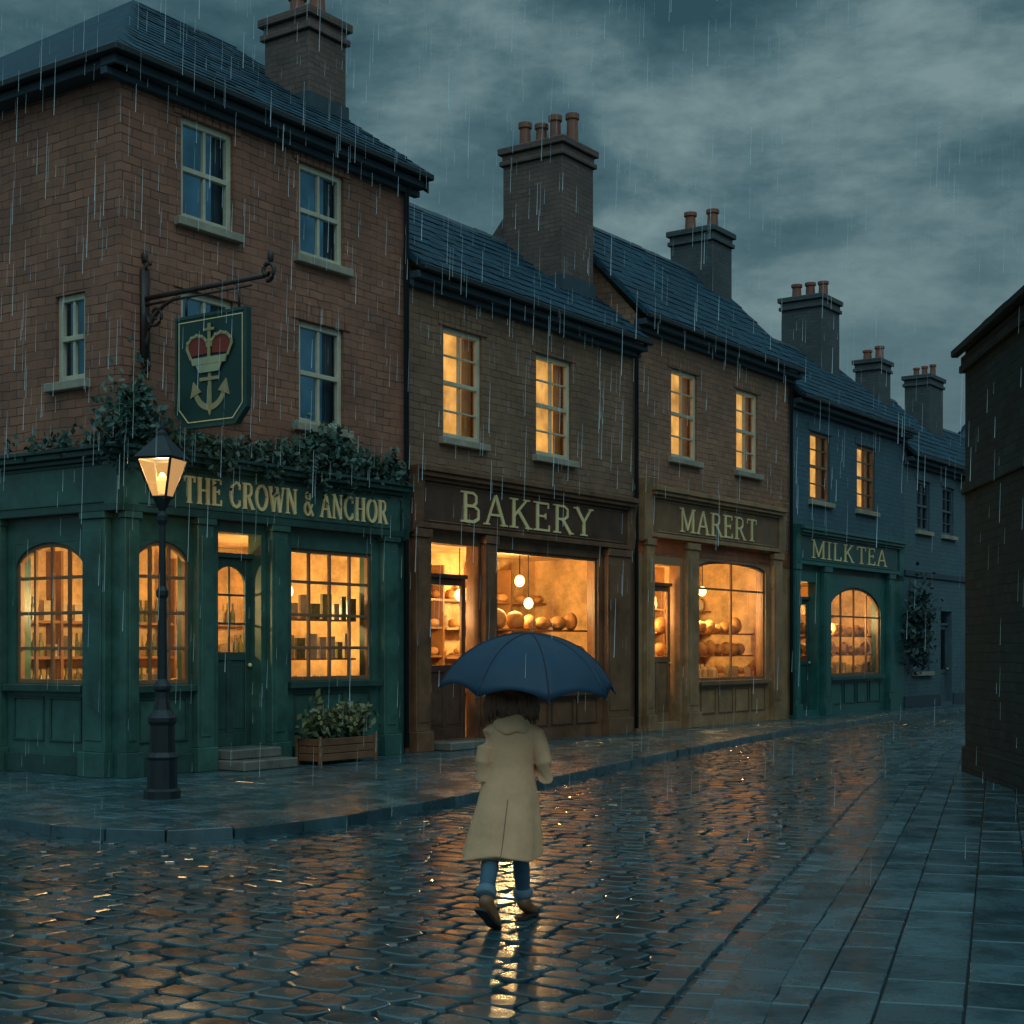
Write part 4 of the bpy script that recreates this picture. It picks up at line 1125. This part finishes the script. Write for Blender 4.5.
def hairshape(v):
    d_ = v - Vector((hc.x, hc.y - .02, hc.z - .035)); a = math.atan2(d_.y, d_.x)
    k = 1 + .03 * sin(11 * a) + .02 * sin(23 * a + 1)
    if d_.z < -.02: k *= 1.12
    if d_.y > .06 and d_.z < .08: d_.y = .06
    return (hc.x + d_.x * k, hc.y - .02 + d_.y * k, hc.z - .035 + d_.z)
ellobj('hair_bob', (hc.x, hc.y - .02, hc.z - .035), (.178, .125, .175), M['hair'], n=48, m=20, fn=hairshape)
hr = Part(FP); random.seed(5)
for k in range(130):
    a = random.uniform(pi, 2 * pi) + random.uniform(-.25, .25); r_ = .178
    x0, y0 = hc.x + r_ * cos(a), hc.y - .02 + .12 * sin(a); z0 = hc.z + random.uniform(-.02, .03)
    hr.tube([(x0, y0, z0), (x0 * 1.12 + random.uniform(-.01, .01), y0 - .004, z0 - .09), (x0 * 1.0 + random.uniform(-.03, .03), y0 + .01, hc.z - random.uniform(.16, .22))], [.013, .014, .002], 5)
hr.build('hair_locks', M['hair'], we, smooth=True)
def handobj(tag, c, grip):
    c = Vector(c); P = Part(FP)
    P.ell(c.x + .018 * grip, c.y - .028, c.z, .03, .022, .042, 14, 10)
    for i, (ln) in enumerate((.95, 1.05, 1.0, .8)):
        z = c.z + .033 - i * .021
        rr = .024 * ln; pts_ = [(c.x + grip * .022, c.y - .025, z)]
        for k in range(7):
            a = -pi * .35 + k * pi * .24; pts_.append((c.x + grip * rr * cos(a) * 1.05, c.y + rr * sin(a) * 1.05, z - .001 * k))
        P.tube(pts_, [.0095] * 3 + [.009] * 3 + [.008, .006], 8)
    P.tube([(c.x, c.y - .035, c.z + .02), (c.x - grip * .022, c.y - .025, c.z + .04), (c.x - grip * .024, c.y + .0, c.z + .052), (c.x - grip * .01, c.y + .02, c.z + .055)], [.013, .011, .010, .007], 8)
    P.tube([tuple(c + Vector((.05 * grip, -.075, -.012))), tuple(c + Vector((.025 * grip, -.04, 0)))], [.028, .026], 10)
    P.build('hand_' + tag, M['skin'], we, smooth=True)
handobj('right', hand, 1)
handobj('left', wrL + Vector((.02, .06, 0)), -1)

# umbrella
ue = empty('umbrella')
apex = Vector((.135, Yp + .10, 2.055)); tiltm = Vector((.045, -.085, 1)).normalized()
ax = (Vector((1, 0, 0)) - tiltm * tiltm.x).normalized(); ay = tiltm.cross(ax)
def U(r_, a, z): return tuple(apex + ax * (r_ * cos(a)) + ay * (r_ * sin(a)) + tiltm * z)
RU, DU = .68, .43; nr, ns = 12, 8; per = 8
cv = Part(FP); rows_ = []
def prof_u(q): return RU * sin(q * 1.22) / sin(1.22), -DU * (1 - cos(q * 1.25)) / (1 - cos(1.25)) * (.92 + .08 * q)
for k in range(nr + 1):
    q = k / nr; row = []
    for i in range(ns * per):
        fr_ = (i % per) / per; a = 2 * pi * i / (ns * per) + .22
        sag = sin(pi * fr_)
        chord = cos(pi / ns) / cos((fr_ - .5) * 2 * pi / ns)
        rr, z = prof_u(q); rr *= 1 - (1 - chord) * .9 * q
        z += (.065 * sag * q ** 6) - .022 * sag * sin(pi * q)
        row.append(len(cv.v)); cv.v.append(U(rr, a, z))
    rows_.append(row)
for k in range(nr):
    for i in range(ns * per):
        j = (i + 1) % (ns * per); cv.f.append([rows_[k][i], rows_[k][j], rows_[k + 1][j], rows_[k + 1][i]])
ob = cv.build('canopy', M['umb'], ue, smooth=True)
so_ = ob.modifiers.new('Solid', 'SOLIDIFY'); so_.thickness = .003
rb_ = Part(FP); sm_ = Part(FP)
for i in range(ns):
    a = 2 * pi * i / ns + .22; P_ = []; P2 = []
    for k in range(nr + 1):
        rr, z = prof_u(k / nr); P_.append(U(rr * .995, a, z - .008)); P2.append(U(rr, a, z + .003))
    rb_.tube(P_, .003, 5); sm_.tube(P2, .0055, 5); sm_.tube([P2[-1], U(RU * 1.03, a, -DU - .02)], .005, 5)
    rb_.tube([U(.01, a, -.42), P_[7]], .003, 5)
rb_.build('ribs', M['steel'], ue); sm_.build('panel_seams', M['umb_d'], ue)
sh = Part(FP)
bot = Vector((hand.x, hand.y, hand.z - .04)); topv = apex + tiltm * .05
sh.tube([tuple(topv), tuple(apex), tuple(apex.lerp(hand, .5)), tuple(hand), tuple(bot)], [.004, .008, .008, .009, .012], 10)
sh.tube([(bot.x + .03 * (1 - cos(pi * i / 8)), bot.y, bot.z - .06 - .035 * sin(pi * i / 8)) for i in range(9)], .010, 8); sh.tube([tuple(bot), (bot.x, bot.y, bot.z - .06)], .011, 8)
sh.build('shaft_and_handle', M['wood'], ue, smooth=True)

# ================================================================== rain
random.seed(11)
mr_, nt, b_ = new_mat('rain_water')
b_.inputs['Base Color'].default_value = (.72, .82, .85, 1); b_.inputs['Roughness'].default_value = .3
rp = Part(FP)
for _ in range(2500):
    y = random.uniform(7, 30); x = random.uniform(-.36, .36) * y; z = random.uniform(.0, 1.93 + .45 * y)
    if y < 12 and z < 1.5: continue
    if random.random() < .5 and z < 1.93 + .1 * y: continue
    l = random.uniform(.08, .36); w_ = random.uniform(.0007, .0017); dx = l * .03
    rp.face([(x - w_, y, z), (x + w_, y, z), (x + dx + w_ * .4, y, z + l), (x + dx - w_ * .4, y, z + l)])
    rp.face([(x, y - w_, z), (x, y + w_, z), (x + dx, y + w_ * .4, z + l), (x + dx, y - w_ * .4, z + l)])
rp.build('rain', mr_)

# ================================================================== light and sky
world = bpy.data.worlds.new('World'); scene.world = world; world.use_nodes = True
nt = world.node_tree; bg = nt.nodes['Background']
sky = nt.nodes.new('ShaderNodeTexSky'); sky.sky_type = 'NISHITA'; sky.sun_disc = False
sky.sun_elevation = radians(4); sky.sun_rotation = radians(200); sky.air_density = 1.5; sky.dust_density = 3
tc = nt.nodes.new('ShaderNodeTexCoord').outputs['Generated']
mp = nt.nodes.new('ShaderNodeMapping'); nt.links.new(tc, mp.inputs[0]); mp.inputs['Rotation'].default_value = (0, radians(-24), 0); mp.inputs['Scale'].default_value = (2.6, 2.6, 6.0)
mp.inputs['Location'].default_value = (.35, 0, .22)
n1 = nz(nt, mp.outputs[0], 2.0, 6, .62, .1)
cr_ = nt.nodes.new('ShaderNodeValToRGB'); nt.links.new(n1, cr_.inputs[0]); el = cr_.color_ramp.elements
el[0].position = .36; el[0].color = (.028, .078, .102, 1); el[1].position = .68; el[1].color = (.20, .300, .315, 1)
e_ = el.new(.50); e_.color = (.072, .145, .172, 1)
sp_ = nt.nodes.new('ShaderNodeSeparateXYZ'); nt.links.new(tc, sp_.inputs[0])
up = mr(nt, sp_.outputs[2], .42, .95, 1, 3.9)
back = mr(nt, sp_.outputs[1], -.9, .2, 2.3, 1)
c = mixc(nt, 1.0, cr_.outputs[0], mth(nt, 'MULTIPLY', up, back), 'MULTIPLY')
low = mr(nt, sp_.outputs[2], .05, .30, .65, 0)
c = mixc(nt, low, c, (.17, .262, .282))
sk_ = mixc(nt, 1.0, sky.outputs[0], (.02, .02, .02), 'MULTIPLY')
c = mixc(nt, .08, c, sk_)
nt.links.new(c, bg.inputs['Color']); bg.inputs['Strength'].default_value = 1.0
sd = bpy.data.lights.new('sun', 'SUN'); sd.energy = .38; sd.angle = radians(35); sd.color = (.86, .98, .95)
so_ = bpy.data.objects.new('sun', sd); coll.objects.link(so_); so_.rotation_euler = (radians(48), 0, radians(20))

cam = bpy.data.cameras.new('camera'); cam.lens = 36 * 1500 / 1024; cam.sensor_width = 36; cam.shift_y = 138 / 1024; cam.clip_end = 1500; cam.clip_start = .1
co = bpy.data.objects.new('camera', cam); coll.objects.link(co); co.location = (0, 0, CAMH); co.rotation_euler = (radians(90), 0, 0)
scene.camera = co
scene.view_settings.view_transform = 'Standard'; scene.view_settings.look = 'None'; scene.view_settings.exposure = 0
